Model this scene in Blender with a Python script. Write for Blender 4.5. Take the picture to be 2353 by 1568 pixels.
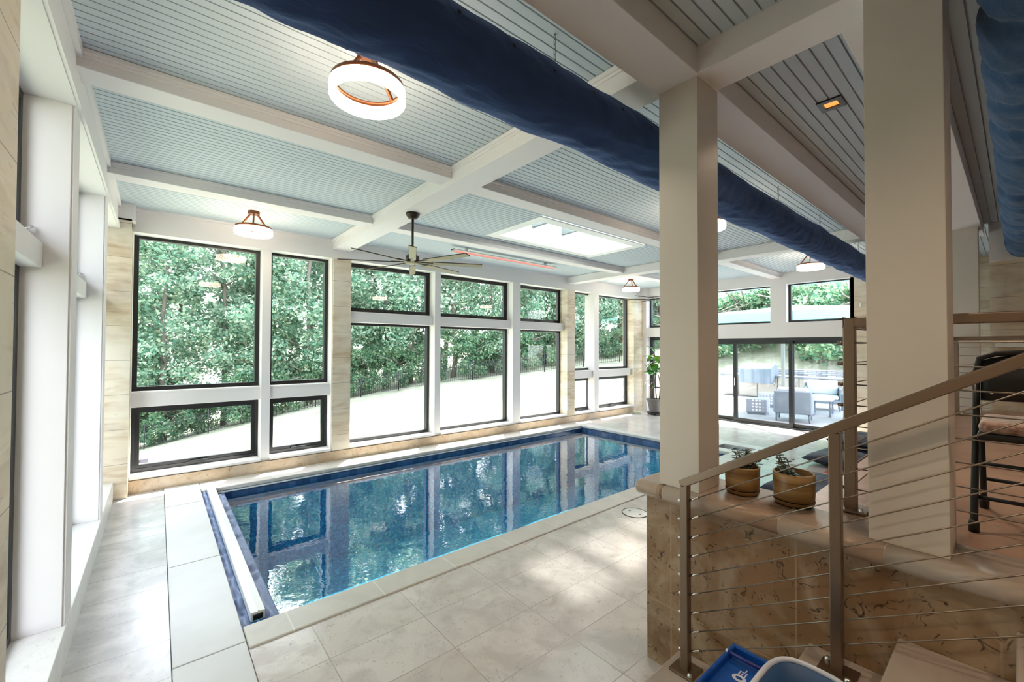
import bpy, bmesh, math, random
from mathutils import Vector, Matrix, noise
random.seed(7)
for o in list(bpy.data.objects): bpy.data.objects.remove(o, do_unlink=True)
SC = bpy.context.scene
COL = SC.collection
R = math.radians

# ------------------------------------------------------------------ camera
yaw, pitch, roll = R(39.9135), R(0.9613), R(-0.1732)
fw = Vector((math.sin(yaw)*math.cos(pitch), math.cos(yaw)*math.cos(pitch), math.sin(pitch)))
rt = Vector((math.cos(yaw), -math.sin(yaw), 0)); dn = fw.cross(rt)
cr, sr = math.cos(roll), math.sin(roll)
rt2 = cr*rt + sr*dn; dn2 = -sr*rt + cr*dn
cd = bpy.data.cameras.new('camera'); cam = bpy.data.objects.new('camera', cd); COL.objects.link(cam)
m3 = Matrix((rt2, -dn2, -fw)).transposed()
cam.matrix_world = Matrix.Translation((0, 0, 1.9)) @ m3.to_4x4()
cd.sensor_width = 36; cd.lens = 972.9/2353*36; cd.clip_start = .05; cd.clip_end = 300
SC.camera = cam

# ------------------------------------------------------------------ world, sun, exposure
SC.view_settings.view_transform = 'Standard'; SC.view_settings.look = 'None'
SC.view_settings.gamma = 1; SC.view_settings.use_curve_mapping = False
SC.view_settings.exposure = 2.42
W = bpy.data.worlds.new('sky'); SC.world = W; W.use_nodes = True
wn, wl = W.node_tree.nodes, W.node_tree.links
bg = wn['Background']
sky = wn.new('ShaderNodeTexSky'); sky.sky_type = 'NISHITA'; sky.sun_disc = False
sky.sun_elevation = R(50); sky.sun_rotation = R(60); sky.dust_density = 2.5
mixw = wn.new('ShaderNodeMixRGB'); mixw.inputs[0].default_value = .78
sc_ = wn.new('ShaderNodeVectorMath'); sc_.operation = 'SCALE'; sc_.inputs[3].default_value = .22
wl.new(sky.outputs[0], sc_.inputs[0]); wl.new(sc_.outputs[0], mixw.inputs[1])
mixw.inputs[2].default_value = (.99, .99, 1.04, 1)
wl.new(mixw.outputs[0], bg.inputs[0]); bg.inputs[1].default_value = 1.75
sd = bpy.data.lights.new('sun', 'SUN'); sd.energy = 6.5; sd.angle = R(2.5); sd.color = (1, .95, .86)
sun = bpy.data.objects.new('sun', sd); COL.objects.link(sun)
sun.rotation_euler = Vector((.61, .79, 1.30)).to_track_quat('Z', 'Y').to_euler()
sun.location = (20, 20, 40)
cy = SC.cycles
cy.max_bounces = 8; cy.diffuse_bounces = 4; cy.glossy_bounces = 4; cy.transmission_bounces = 4
cy.transparent_max_bounces = 24; cy.caustics_reflective = False; cy.caustics_refractive = False
cy.sample_clamp_indirect = 8; cy.use_denoising = True; cy.use_adaptive_sampling = True; cy.adaptive_threshold = .045

# ------------------------------------------------------------------ material helpers
def mat(name, col, rough=.5, metal=0, emit=None, estr=0, spec=.5, trans=None, coat=0):
    m = bpy.data.materials.new(name); m.use_nodes = True
    b = m.node_tree.nodes['Principled BSDF']
    b.inputs['Base Color'].default_value = (*col, 1); b.inputs['Roughness'].default_value = rough
    b.inputs['Metallic'].default_value = metal; b.inputs['Specular IOR Level'].default_value = spec
    b.inputs['Coat Weight'].default_value = coat
    if emit:
        b.inputs['Emission Color'].default_value = (*emit, 1); b.inputs['Emission Strength'].default_value = estr
    return m
def N(m): return m.node_tree.nodes, m.node_tree.links, m.node_tree.nodes['Principled BSDF']
def pos(m, swz='xyz', scale=(1, 1, 1), off=(0, 0, 0), obj=False):
    n, l, b = N(m)
    if obj:
        g = n.new('ShaderNodeTexCoord'); out = g.outputs['Object']
    else:
        g = n.new('ShaderNodeNewGeometry'); out = g.outputs['Position']
    s = n.new('ShaderNodeSeparateXYZ'); c = n.new('ShaderNodeCombineXYZ'); l.new(out, s.inputs[0])
    for i, ch in enumerate(swz): l.new(s.outputs['xyz'.index(ch)], c.inputs[i])
    mp = n.new('ShaderNodeMapping'); mp.inputs['Location'].default_value = off; mp.inputs['Scale'].default_value = scale
    l.new(c.outputs[0], mp.inputs[0]); return mp.outputs[0]
def ramp(m, fac, stops):
    n, l, b = N(m); r = n.new('ShaderNodeValToRGB'); l.new(fac, r.inputs[0])
    e = r.color_ramp.elements
    while len(e) < len(stops): e.new(.5)
    for k, (p, c) in zip(e, stops): k.position = p; k.color = (*c, 1) if len(c) == 3 else c
    return r.outputs[0]
def nz(m, vec, scale, detail=4, dist=0, rough=.55):
    n, l, b = N(m); t = n.new('ShaderNodeTexNoise'); l.new(vec, t.inputs['Vector'])
    t.inputs['Scale'].default_value = scale; t.inputs['Detail'].default_value = detail
    t.inputs['Distortion'].default_value = dist; t.inputs['Roughness'].default_value = rough
    return t.outputs[0]
def mixc(m, a, b_, fac, mode='MIX'):
    n, l, b = N(m); x = n.new('ShaderNodeMixRGB'); x.blend_type = mode
    for i, v in ((0, fac), (1, a), (2, b_)):
        if isinstance(v, (int, float)): x.inputs[i].default_value = v
        elif isinstance(v, tuple): x.inputs[i].default_value = (*v, 1)
        else: l.new(v, x.inputs[i])
    return x.outputs[0]
def bump(m, h, strength=.2, dist=.01):
    n, l, b = N(m); x = n.new('ShaderNodeBump'); x.inputs['Strength'].default_value = strength
    x.inputs['Distance'].default_value = dist; l.new(h, x.inputs['Height']); l.new(x.outputs[0], b.inputs['Normal'])
def tiles(name, swz, w, h, off, c1, c2, grout, rough=.35, mortar=.006, fleck=.3, fleckcol=(.2, .13, .08), cloud=.35, cloudcol=None, offset=0.0):
    m = mat(name, c1, rough); n, l, b = N(m)
    v = pos(m, swz, off=off)
    br = n.new('ShaderNodeTexBrick'); l.new(v, br.inputs['Vector'])
    br.inputs['Color1'].default_value = (*c1, 1); br.inputs['Color2'].default_value = (*c2, 1)
    br.inputs['Mortar'].default_value = (*grout, 1)
    br.inputs['Scale'].default_value = 1; br.inputs['Mortar Size'].default_value = mortar/2
    br.inputs['Mortar Smooth'].default_value = .1; br.inputs['Brick Width'].default_value = w
    br.inputs['Row Height'].default_value = h; br.offset = offset; br.squash = 1
    c = br.outputs[0]
    wv = pos(m, 'xyz')
    cl = nz(m, wv, 3.4, 6, 1.1)
    c = mixc(m, c, cloudcol or tuple(x*.72 for x in c1), ramp(m, cl, [(.42, (0, 0, 0)), (.62, (cloud,)*3)]))
    f1 = nz(m, pos(m, 'xyz', (1.3, .8, .8)), 11, 1.5, 2.2)
    fl = ramp(m, f1, [(.47, (0, 0, 0)), (.5, (1, 1, 1)), (.53, (0, 0, 0))])
    f2 = nz(m, wv, 17, 2, .6)
    msk = ramp(m, f2, [(.52, (0, 0, 0)), (.60, (fleck,)*3)])
    c = mixc(m, c, fleckcol, mixc(m, fl, msk, 1.0, 'MULTIPLY'))
    l.new(c, b.inputs['Base Color'])
    bump(m, br.outputs[1], -.3, .003)
    return m

M = {}
M['paint'] = mat('white_paint', (.79, .775, .775), .6, spec=.3)
M['ceil'] = mat('ceiling_paint', (.55, .63, .68), .65, spec=.3)
M['black'] = mat('black_frame', (.012, .013, .015), .35)
M['bronze'] = mat('bronze', (.16, .055, .022), .35, .7)
M['fan'] = mat('fan_bronze', (.045, .032, .025), .4, .5)
M['fan_underlit'] = mat('fan_blade', (.30, .27, .14), .5)  # yellow-green light reflected on the undersides, put into the colour
M['ring'] = mat('lamp_ring', (1, 1, 1), .4, emit=(1, .78, .58), estr=4.2)
M['navy'] = mat('navy_fabric', (.030, .062, .165), .85, spec=.2)
n, l, b = N(M['navy']); b.inputs['Sheen Weight'].default_value = .5; b.inputs['Sheen Tint'].default_value = (.25, .4, .8, 1)
M['dot'] = mat('black_dot', (.004, .004, .008), .8)
M['blue'] = mat('blue_fabric', (.028, .085, .20), .8, spec=.2)
n, l, b = N(M['blue']); b.inputs['Sheen Weight'].default_value = .1
for _k in ('navy', 'blue'): bump(M[_k], nz(M[_k], pos(M[_k], 'xyz', (1, 2.2, 2.2)), 5, 4, 1.2), .55, .02)
M['alu'] = mat('white_aluminium', (.85, .86, .88), .3)
M['rail'] = mat('beige_rail', (.55, .50, .38), .4)
M['steel'] = mat('brushed_steel', (.27, .205, .16), .33, .9)
M['cable'] = mat('steel_cable', (.30, .26, .22), .35, .9)
M['chrome'] = mat('chrome', (.8, .8, .8), .15, 1)
M['stone'] = mat('banded_limestone', (.72, .66, .55), .5)
n, l, b = N(M['stone'])
sv = pos(M['stone'], 'xyz', (1.2, 1.2, 6))
c = mixc(M['stone'], (.70, .61, .47), (.46, .33, .20), ramp(M['stone'], nz(M['stone'], sv, 1.3, 5, .8), [(.45, (0, 0, 0)), (.75, (1, 1, 1))]))
c = mixc(M['stone'], c, (.76, .72, .64), ramp(M['stone'], nz(M['stone'], pos(M['stone']), 2.0, 3), [(.45, (0, 0, 0)), (.65, (.6, .6, .6))]))
c = mixc(M['stone'], c, (.16, .11, .07), ramp(M['stone'], nz(M['stone'], pos(M['stone'], 'xyz', (2, 2, 12)), 2.6, 3, 1.2), [(.66, (0, 0, 0)), (.76, (.55, .55, .55))]))
sp = n.new('ShaderNodeSeparateXYZ'); g = n.new('ShaderNodeNewGeometry'); l.new(g.outputs[0], sp.inputs[0])
md = n.new('ShaderNodeMath'); md.operation = 'PINGPONG'; md.inputs[1].default_value = .2165; l.new(sp.outputs[2], md.inputs[0])
lt = n.new('ShaderNodeMath'); lt.operation = 'LESS_THAN'; lt.inputs[1].default_value = .0028; l.new(md.outputs[0], lt.inputs[0])
l.new(mixc(M['stone'], c, (.30, .25, .2), lt.outputs[0]), b.inputs['Base Color'])
M['floor'] = tiles('floor_limestone', 'xyz', .64, .405, (-.19, -.285, 0), (.61, .57, .545), (.71, .68, .66), (.42, .39, .36), .2, .007, .6, (.32, .27, .23), .8, (.52, .48, .465))
M['floor2'] = tiles('floor_limestone_side', 'xyz', 2.0, .41, (.6, -.28, 0), (.58, .58, .585), (.66, .66, .665), (.36, .35, .35), .22, .008, .6, (.34, .33, .33), .8, (.46, .46, .475))
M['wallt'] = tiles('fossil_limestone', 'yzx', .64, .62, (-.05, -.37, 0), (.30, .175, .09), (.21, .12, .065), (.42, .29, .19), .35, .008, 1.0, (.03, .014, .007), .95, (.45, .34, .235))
M['wallx'] = tiles('fossil_limestone_x', 'xzy', .64, .62, (-.4, -.37, 0), (.55, .43, .31), (.50, .39, .28), (.50, .42, .32), .35, .006, .9, (.15, .09, .05), .7, (.62, .52, .42))
M['curb'] = tiles('curb_limestone', 'xzy', .92, 1.0, (-.5, -.4, 0), (.50, .37, .25), (.46, .34, .22), (.56, .44, .33), .35, .005, .9, (.13, .07, .04), .8, (.58, .48, .37))
M['ledge'] = tiles('ledge_limestone', 'yxz', .64, 2, (.1, 1, 0), (.76, .76, .74), (.72, .72, .70), (.55, .55, .53), .4, .004, .35, (.45, .43, .4), .35, (.62, .61, .60))
M['cope'] = tiles('coping_stone', 'xyz', .635, 4.0, (-.09, 1.0, 0), (.64, .615, .57), (.61, .58, .54), (.80, .78, .74), .35, .010, .12, (.4, .36, .3), .3)
M['copey'] = tiles('coping_stone_y', 'yxz', .635, 6.0, (-.09, 1.0, 0), (.66, .655, .63), (.62, .61, .58), (.80, .79, .76), .35, .010, .12, (.4, .36, .3), .3)
M['lid'] = mat('pale_stone_lid', (.75, .76, .76), .4)
n, l, b = N(M['lid'])
l.new(ramp(M['lid'], nz(M['lid'], pos(M['lid']), 1.6, 4), [(.35, (.60, .605, .61)), (.7, (.69, .70, .71))]), b.inputs['Base Color'])
M['plat'] = tiles('platform_tile', 'xyz', .62, .62, (-.48, .1, 0), (.40, .24, .16), (.32, .19, .13), (.50, .38, .30), .3, .007, .25, (.2, .1, .06), .7, (.50, .33, .24))
M['tread'] = mat('tread_stone', (.47, .40, .34), .4)
n, l, b = N(M['tread'])
l.new(ramp(M['tread'], nz(M['tread'], pos(M['tread']), 3, 5, .5), [(.3, (.40, .33, .28)), (.7, (.54, .47, .41))]), b.inputs['Base Color'])
# pool plaster, waterline tile, water
M['pool'] = mat('pebble_plaster', (.0, .2, .4), .6)
n, l, b = N(M['pool'])
l.new(ramp(M['pool'], nz(M['pool'], pos(M['pool']), 26, 3, .4), [(.3, (.0, .16, .38)), (.5, (.008, .30, .58)), (.72, (.10, .60, .78))]), b.inputs['Base Color'])
def poolt(name, swz):
    m = tiles(name, swz, .10, .10, (0, -.02, 0), (.035, .07, .16), (.10, .17, .32), (.02, .035, .06), .15, .003, 0, cloud=0)
    return m
M['ptx'] = poolt('waterline_tile', 'xzy'); M['pty'] = poolt('waterline_tile_y', 'yzx')
def thin(name, tint, ior, rough=0.0, wave=0, gloss=(1, 1, 1)):
    m = bpy.data.materials.new(name); m.use_nodes = True; n, l = m.node_tree.nodes, m.node_tree.links
    n.remove(n['Principled BSDF']); out = n['Material Output']
    t = n.new('ShaderNodeBsdfTransparent'); t.inputs[0].default_value = (*tint, 1)
    g = n.new('ShaderNodeBsdfGlossy'); g.inputs['Roughness'].default_value = rough; g.inputs[0].default_value = (*gloss, 1)
    f = n.new('ShaderNodeFresnel')
    gb = n.new('ShaderNodeNewGeometry'); e1 = n.new('ShaderNodeMath'); e1.operation = 'MULTIPLY_ADD'; e1.inputs[1].default_value = -2; e1.inputs[2].default_value = 1
    e2 = n.new('ShaderNodeMath'); e2.operation = 'POWER'; e2.inputs[0].default_value = ior
    l.new(gb.outputs['Backfacing'], e1.inputs[0]); l.new(e1.outputs[0], e2.inputs[1]); l.new(e2.outputs[0], f.inputs[0])
    mx = n.new('ShaderNodeMixShader'); l.new(f.outputs[0], mx.inputs[0]); l.new(t.outputs[0], mx.inputs[1]); l.new(g.outputs[0], mx.inputs[2])
    l.new(mx.outputs[0], out.inputs[0])
    if wave:
        ge = n.new('ShaderNodeNewGeometry'); no = n.new('ShaderNodeTexNoise'); no.inputs['Scale'].default_value = 5.0; no.inputs['Detail'].default_value = 3
        no.inputs['Distortion'].default_value = .4
        bu = n.new('ShaderNodeBump'); bu.inputs['Strength'].default_value = wave; bu.inputs['Distance'].default_value = .004
        l.new(ge.outputs['Position'], no.inputs['Vector']); l.new(no.outputs[0], bu.inputs['Height'])
        l.new(bu.outputs[0], g.inputs['Normal']); l.new(bu.outputs[0], f.inputs['Normal'])
    return m
M['water'] = thin('water', (.66, .94, 1.0), 1.85, 0, .42)
M['glass'] = thin('window_glass', (.93, .955, .965), 1.45)
M['frost'] = thin('skylight_glass', (.95, .98, .98), 1.45)
_n, _l = M['frost'].node_tree.nodes, M['frost'].node_tree.links
_t = _n.new('ShaderNodeBsdfTranslucent'); _t.inputs[0].default_value = (.26, .285, .29, 1); _m = _n.new('ShaderNodeMixShader'); _m.inputs[0].default_value = .90
_o = _n['Material Output']; _s = _o.inputs[0].links[0].from_socket
_l.new(_s, _m.inputs[1]); _l.new(_t.outputs[0], _m.inputs[2]); _l.new(_m.outputs[0], _o.inputs[0])
M['pot1'] = mat('brown_glaze', (.36, .22, .09), .35)
n, l, b = N(M['pot1'])
l.new(ramp(M['pot1'], nz(M['pot1'], pos(M['pot1'], 'xyz', (.5, .5, 14)), 1.5, 4, .3), [(.3, (.13, .06, .02)), (.5, (.26, .145, .05)), (.7, (.44, .28, .12))]), b.inputs['Base Color'])
M['soil'] = mat('soil', (.05, .035, .025), .9)
M['succ'] = mat('succulent_leaf', (.045, .075, .045), .35)
M['greypot'] = mat('grey_pot', (.14, .13, .125), .5)
M['fig'] = mat('fig_leaf', (.08, .30, .04), .25)
n, l, b = N(M['fig'])
l.new(ramp(M['fig'], nz(M['fig'], pos(M['fig']), 3.5, 2), [(.35, (.015, .10, .03)), (.55, (.08, .28, .03)), (.7, (.30, .50, .04))]), b.inputs['Base Color'])
M['stem'] = mat('brown_stem', (.16, .09, .05), .7)
M['blackmetal'] = mat('black_metal', (.014, .016, .017), .4, .3)
M['blackplastic'] = mat('black_plastic', (.008, .009, .010), .45)
M['velvet'] = mat('pink_velvet', (.42, .25, .18), .7)
n, l, b = N(M['velvet']); b.inputs['Sheen Weight'].default_value = .8
l.new(ramp(M['velvet'], nz(M['velvet'], pos(M['velvet']), 26, 3, .6), [(.35, (.26, .13, .09)), (.6, (.60, .44, .36))]), b.inputs['Base Color'])
M['cushion'] = mat('navy_cushion', (.012, .017, .042), .6)
M['mat'] = mat('pale_mat', (.55, .46, .50), .8)
M['red'] = mat('red_mat', (.50, .10, .04), .8)
M['grate'] = mat('dark_water', (.02, .05, .06), .1)
M['plasticblue'] = mat('blue_plastic', (.006, .09, .42), .35)
M['plasticdark'] = mat('dark_blue_plastic', (.02, .035, .22), .3)
M['plasticmid'] = mat('muted_blue_plastic', (.035, .11, .27), .5)
M['plasticwhite'] = mat('pale_plastic', (.62, .68, .80), .4)
M['skywhite'] = mat('shaft_paint', (.86, .89, .89), .4)
M['skybar_backlit'] = mat('skylight_bar_backlit', (.26, .31, .30), .5)  # bars are white; their backlit grey is put into the colour
M['heat'] = mat('heater_tube', (.9, .3, .25), .4, emit=(1, .25, .2), estr=.14)
M['amber'] = mat('amber_lamp', (1, .5, .15), .4, emit=(1, .33, .06), estr=.22)
M['sticker'] = mat('grey_sticker', (.25, .25, .33), .5)
# outdoors
M['grass'] = mat('grass', (.13, .26, .05), .9, spec=.1)
n, l, b = N(M['grass'])
l.new(ramp(M['grass'], nz(M['grass'], pos(M['grass']), .9, 8, .3, .7), [(.3, (.19, .22, .15)), (.55, (.29, .31, .24)), (.75, (.38, .385, .32))]), b.inputs['Base Color'])
bump(M['grass'], nz(M['grass'], pos(M['grass']), 30, 4), .6, .03)
def leafmat(name, a, b2, c3, tr=.58):
    m = bpy.data.materials.new(name); m.use_nodes = True; n, l = m.node_tree.nodes, m.node_tree.links
    n.remove(n['Principled BSDF']); out = n['Material Output']
    ge = n.new('ShaderNodeNewGeometry'); r = n.new('ShaderNodeValToRGB'); l.new(ge.outputs['Random Per Island'], r.inputs[0])
    e = r.color_ramp.elements; e[0].color = (*a, 1); e[1].color = (*c3, 1); k = e.new(.55); k.color = (*b2, 1)
    d = n.new('ShaderNodeBsdfPrincipled'); d.inputs['Roughness'].default_value = .5; l.new(r.outputs[0], d.inputs['Base Color'])
    d.inputs['Specular IOR Level'].default_value = .35
    t = n.new('ShaderNodeBsdfTranslucent'); l.new(r.outputs[0], t.inputs[0])
    mx = n.new('ShaderNodeMixShader'); mx.inputs[0].default_value = tr
    l.new(d.outputs[0], mx.inputs[1]); l.new(t.outputs[0], mx.inputs[2]); l.new(mx.outputs[0], out.inputs[0])
    return m
M['leafA'] = leafmat('maple_leaf', (.09, .24, .16), (.27, .44, .32), (.66, .72, .54))
M['leafB'] = leafmat('oak_leaf', (.13, .26, .19), (.33, .47, .36), (.72, .75, .60))
M['leafC'] = leafmat('shrub_leaf', (.06, .19, .12), (.17, .32, .19), (.42, .52, .32))
M['bark'] = mat('bark', (.16, .14, .12), .9)
M['patio'] = tiles('patio_paver', 'xyz', .6, .6, (0, 0, 0), (.27, .28, .31), (.31, .32, .35), (.22, .23, .25), .7, .01, 0)
M['wicker'] = mat('grey_wicker', (.20, .25, .32), .7)
M['wickerlight'] = mat('dotted_cover', (.45, .48, .54), .8)
n, l, b = N(M['wickerlight'])
vo = n.new('ShaderNodeTexVoronoi'); vo.inputs['Scale'].default_value = 11; vo.inputs['Randomness'].default_value = 0
l.new(pos(M['wickerlight']), vo.inputs['Vector'])
l.new(ramp(M['wickerlight'], vo.outputs[0], [(.25, (.85, .87, .9)), (.4, (.32, .35, .42))]), b.inputs['Base Color'])
M['outcush'] = mat('pale_outdoor_cushion', (.62, .65, .72), .8)
M['stainless'] = mat('stainless', (.36, .34, .31), .4, .4)
M['cover'] = mat('grey_cover', (.16, .20, .26), .75)
M['rubble'] = mat('stacked_stone', (.32, .32, .35), .9)
n, l, b = N(M['rubble'])
bk = n.new('ShaderNodeTexBrick'); bk.inputs['Scale'].default_value = 1; bk.inputs['Brick Width'].default_value = .3; bk.inputs['Row Height'].default_value = .07
bk.inputs['Color1'].default_value = (.42, .42, .45, 1); bk.inputs['Color2'].default_value = (.2, .2, .23, 1); bk.inputs['Mortar'].default_value = (.1, .1, .12, 1); bk.inputs['Mortar Size'].default_value = .008
l.new(pos(M['rubble'], 'yzx'), bk.inputs['Vector']); l.new(bk.outputs[0], b.inputs['Base Color'])
M['teal'] = mat('teal_canopy', (.28, .72, .67), .7)
M['umbpole'] = mat('grey_pole', (.25, .27, .27), .5)
M['exterior'] = mat('exterior_wall', (.45, .42, .38), .8)

# ------------------------------------------------------------------ mesh helpers
class MB:
    def __init__(s): s.bm = bmesh.new(); s.mats = []
    def _mi(s, faces, mt):
        if mt is None: return
        if mt not in s.mats: s.mats.append(mt)
        for f in faces: f.material_index = s.mats.index(mt)
    def box(s, x0, x1, y0, y1, z0, z1, mt=None, bev=0, mtx=None):
        r = bmesh.ops.create_cube(s.bm, size=1)
        vs = r['verts']
        for v in vs:
            v.co = Vector(((x0+x1)/2+v.co.x*(x1-x0), (y0+y1)/2+v.co.y*(y1-y0), (z0+z1)/2+v.co.z*(z1-z0)))
        if mtx is not None:
            for v in vs: v.co = mtx @ v.co
        fs = {f for v in vs for f in v.link_faces}
        if bev:
            es = list({e for v in vs for e in v.link_edges})
            rr = bmesh.ops.bevel(s.bm, geom=es, offset=bev, segments=3, affect='EDGES', profile=.5)
            fs = set(rr['faces']) | {f for f in fs if f.is_valid}
        s._mi(fs, mt); return s
    def quad(s, pts, mt=None):
        f = s.bm.faces.new([s.bm.verts.new(p) for p in pts]); s._mi([f], mt); return f
    def tube(s, pts, r, seg=8, mt=None, cap=True, rs=None):
        pts = [Vector(p) for p in pts]; rings = []; fs = []
        prev = None
        for i, p in enumerate(pts):
            t = (pts[min(i+1, len(pts)-1)]-pts[max(i-1, 0)]).normalized()
            if prev is None:
                a = t.orthogonal().normalized()
            else:
                a = (prev - t*prev.dot(t)).normalized()
            prev = a; b = t.cross(a)
            rr = rs[i] if rs else r
            rings.append([s.bm.verts.new(p + (a*math.cos(2*math.pi*k/seg)+b*math.sin(2*math.pi*k/seg))*rr) for k in range(seg)])
        for A, B in zip(rings, rings[1:]):
            for k in range(seg):
                f = s.bm.faces.new((A[k], A[(k+1) % seg], B[(k+1) % seg], B[k])); f.smooth = True; fs.append(f)
        if cap:
            fs.append(s.bm.faces.new(rings[0][::-1])); fs.append(s.bm.faces.new(rings[-1]))
        s._mi(fs, mt); return s
    def lathe(s, prof, c=(0, 0, 0), seg=32, mt=None, smooth=True):
        rings = []; fs = []
        for r, z in prof:
            if r < 1e-5: rings.append([s.bm.verts.new((c[0], c[1], c[2]+z))])
            else: rings.append([s.bm.verts.new((c[0]+r*math.cos(2*math.pi*k/seg), c[1]+r*math.sin(2*math.pi*k/seg), c[2]+z)) for k in range(seg)])
        for A, B in zip(rings, rings[1:]):
            for k in range(seg):
                k2 = (k+1) % seg
                if len(A) == 1 and len(B) == 1: continue
                if len(A) == 1: f = s.bm.faces.new((A[0], B[k2], B[k]))
                elif len(B) == 1: f = s.bm.faces.new((A[k], A[k2], B[0]))
                else: f = s.bm.faces.new((A[k], A[k2], B[k2], B[k]))
                f.smooth = smooth; fs.append(f)
        s._mi(fs, mt); return s
    def build(s, name, mt=None, parent=None, norm=True):
        if norm: bmesh.ops.recalc_face_normals(s.bm, faces=s.bm.faces[:])
        me = bpy.data.meshes.new(name); s.bm.to_mesh(me); s.bm.free()
        if s.mats:
            for x in s.mats: me.materials.append(x)
        elif mt: me.materials.append(mt)
        o = bpy.data.objects.new(name, me); COL.objects.link(o)
        if parent: o.parent = parent
        return o
def empty(name, loc=(0, 0, 0), rz=0):
    o = bpy.data.objects.new(name, None); o.empty_display_size = .1; o.location = loc; o.rotation_euler = (0, 0, rz); COL.objects.link(o); return o
def tag(o, label=None, cat=None, group=None, kind=None):
    if label: o['label'] = label
    if cat: o['category'] = cat
    if group: o['group'] = group
    if kind: o['kind'] = kind
    return o
def st(o, label=None): o['kind'] = 'structure'; return (tag(o, label) if label else o)
def kids(o): return [c for c in bpy.data.objects if c.parent == o]
def copy_tree(o, parent=None, children=None):
    c = o.copy(); COL.objects.link(c)
    if parent: c.parent = parent
    for ch in kids(o): copy_tree(ch, c)
    return c
def wavy(o, amp, sc, axisamp=(1, 1, 1)):
    for v in o.data.vertices:
        d = noise.noise_vector(v.co*sc)
        v.co += Vector((d.x*axisamp[0], d.y*axisamp[1], d.z*axisamp[2]))*amp

# ------------------------------------------------------------------ room shell
ZC, ZP = 3.72, 3.60            # pool-side and platform-side ceiling heights
WZ = -.115                     # water level
# floor pieces
b = MB()
def slab(x0, x1, y0, y1, mt=None, z=0, t=.2): b.box(x0, x1, y0, y1, z-t, z, mt)
slab(.465, 8.28, -3, 3.12, M['floor']); slab(8.28, 11.62, -3, 2.95, M['floor']); slab(8.28, 11.62, 4.05, 7.35, M['floor'])
slab(9.0, 11.62, 2.95, 4.05, M['floor'])
slab(-.62, .085, 1.2, 7.35, M['floor2']); slab(-.62, .465, -3, 1.2, M['floor'])
st(b.build('floor'))
b = MB()   # spa surround and basin
b.box(8.28, 9.0, 2.95, 3.2, -.2, .0, M['copey']); b.box(8.28, 9.0, 3.8, 4.05, -.2, .0, M['copey'])
b.box(8.72, 9.0, 3.2, 3.8, -.2, 0, M['copey'])
spa = b.build('spa_basin'); tag(spa, 'small sunken spa basin with pale stone rim beyond the near column', 'spa basin')
b = MB(); b.box(8.28, 8.72, 3.2, 3.8, -.14, -.12)
sw = b.build('basin_water', M['grate'], spa)
for i in range(3):
    bb = MB(); bb.box(8.28, 8.72, 3.30+.14*i, 3.33+.14*i, -.06, -.04); bb.build('grate_bar', M['umbpole'], spa)
# coping
b = MB()
b.box(.465, 8.28, 3.12, 3.385, -.045, .012, bev=.012); b.bm.verts.ensure_lookup_table()
st(b.build('trim_1', M['cope']), 'front pool coping')
b = MB(); b.box(.465, 8.28, 6.915, 7.35, -.045, .012, bev=.018); st(b.build('trim_2', M['cope']), 'back pool coping')
b = MB(); b.box(8.015, 8.28, 3.385, 6.915, -.045, .012, bev=.012); st(b.build('trim_3', M['copey']), 'far pool coping')
# pool shell: one mesh
b = MB()
px0, px1, py0, py1, pz = .465, 8.03, 3.37, 6.93, -1.45
T = .04
b.box(px0-.15, px1+.15, py0-.15, py1+.15, pz-.15, pz, M['pool'])
b.box(px0-.15, px0, py0-.15, py1+.15, pz, -.05, M['pool']); b.box(px1, px1+.15, py0-.15, py1+.15, pz, -.05, M['pool'])
b.box(px0, px1, py0-.15, py0, pz, -.05, M['pool']); b.box(px0, px1, py1, py1+.15, pz, -.05, M['pool'])
b.box(px0+.25, px1, py1-.012, py1-.0005, -.26, -.05, M['ptx']); b.box(px1-.012, px1-.0005, py0, py1, -.26, -.05, M['pty'])
b.box(px0+.25, px1, py0+.0005, py0+.012, -.26, -.05, M['ptx'])
# bench along the back and steps at the far end

pool = st(b.build('pool_shell'))
b = MB(); b.quad([(px0, py0, WZ), (px1, py0, WZ), (px1, py1, WZ), (px0, py1, WZ)])
water = tag(b.build('pool_water', M['water']), 'still blue water filling the indoor pool', 'water', kind='stuff')
# track of the pool cover under the back coping
b = MB(); b.box(.5, 8.0, 6.895, 6.915, -.062, -.046)
tag(b.build('cover_track', M['alu']), 'thin white metal guide track under the back pool coping', 'cover track')

# lids over the cover vault
ys = [7.35, 6.45, 4.67, 3.20, 1.45]
for i in range(4):
    b = MB(); b.box(.09, .46, ys[i+1]+.004, ys[i]-.004, -.05, .014, bev=.006)
    lb = ['pale stone lid beside the pool end, against the window wall', 'pale stone lid beside the pool, second from the window wall',
          'pale stone lid beside the near half of the pool cover', 'pale stone lid in front of the pool corner, nearest the camera'][i]
    tag(b.build('vault_lid', M['lid']), lb, 'stone lid', 'pale stone lids along the pool end')
b = MB(); b.box(.085, .465, 1.2, 1.446, -.2, 0); b.box(.085, .465, 1.446, 7.35, -.2, -.055)
st(b.build('floor_vault', M['floor']))

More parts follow.
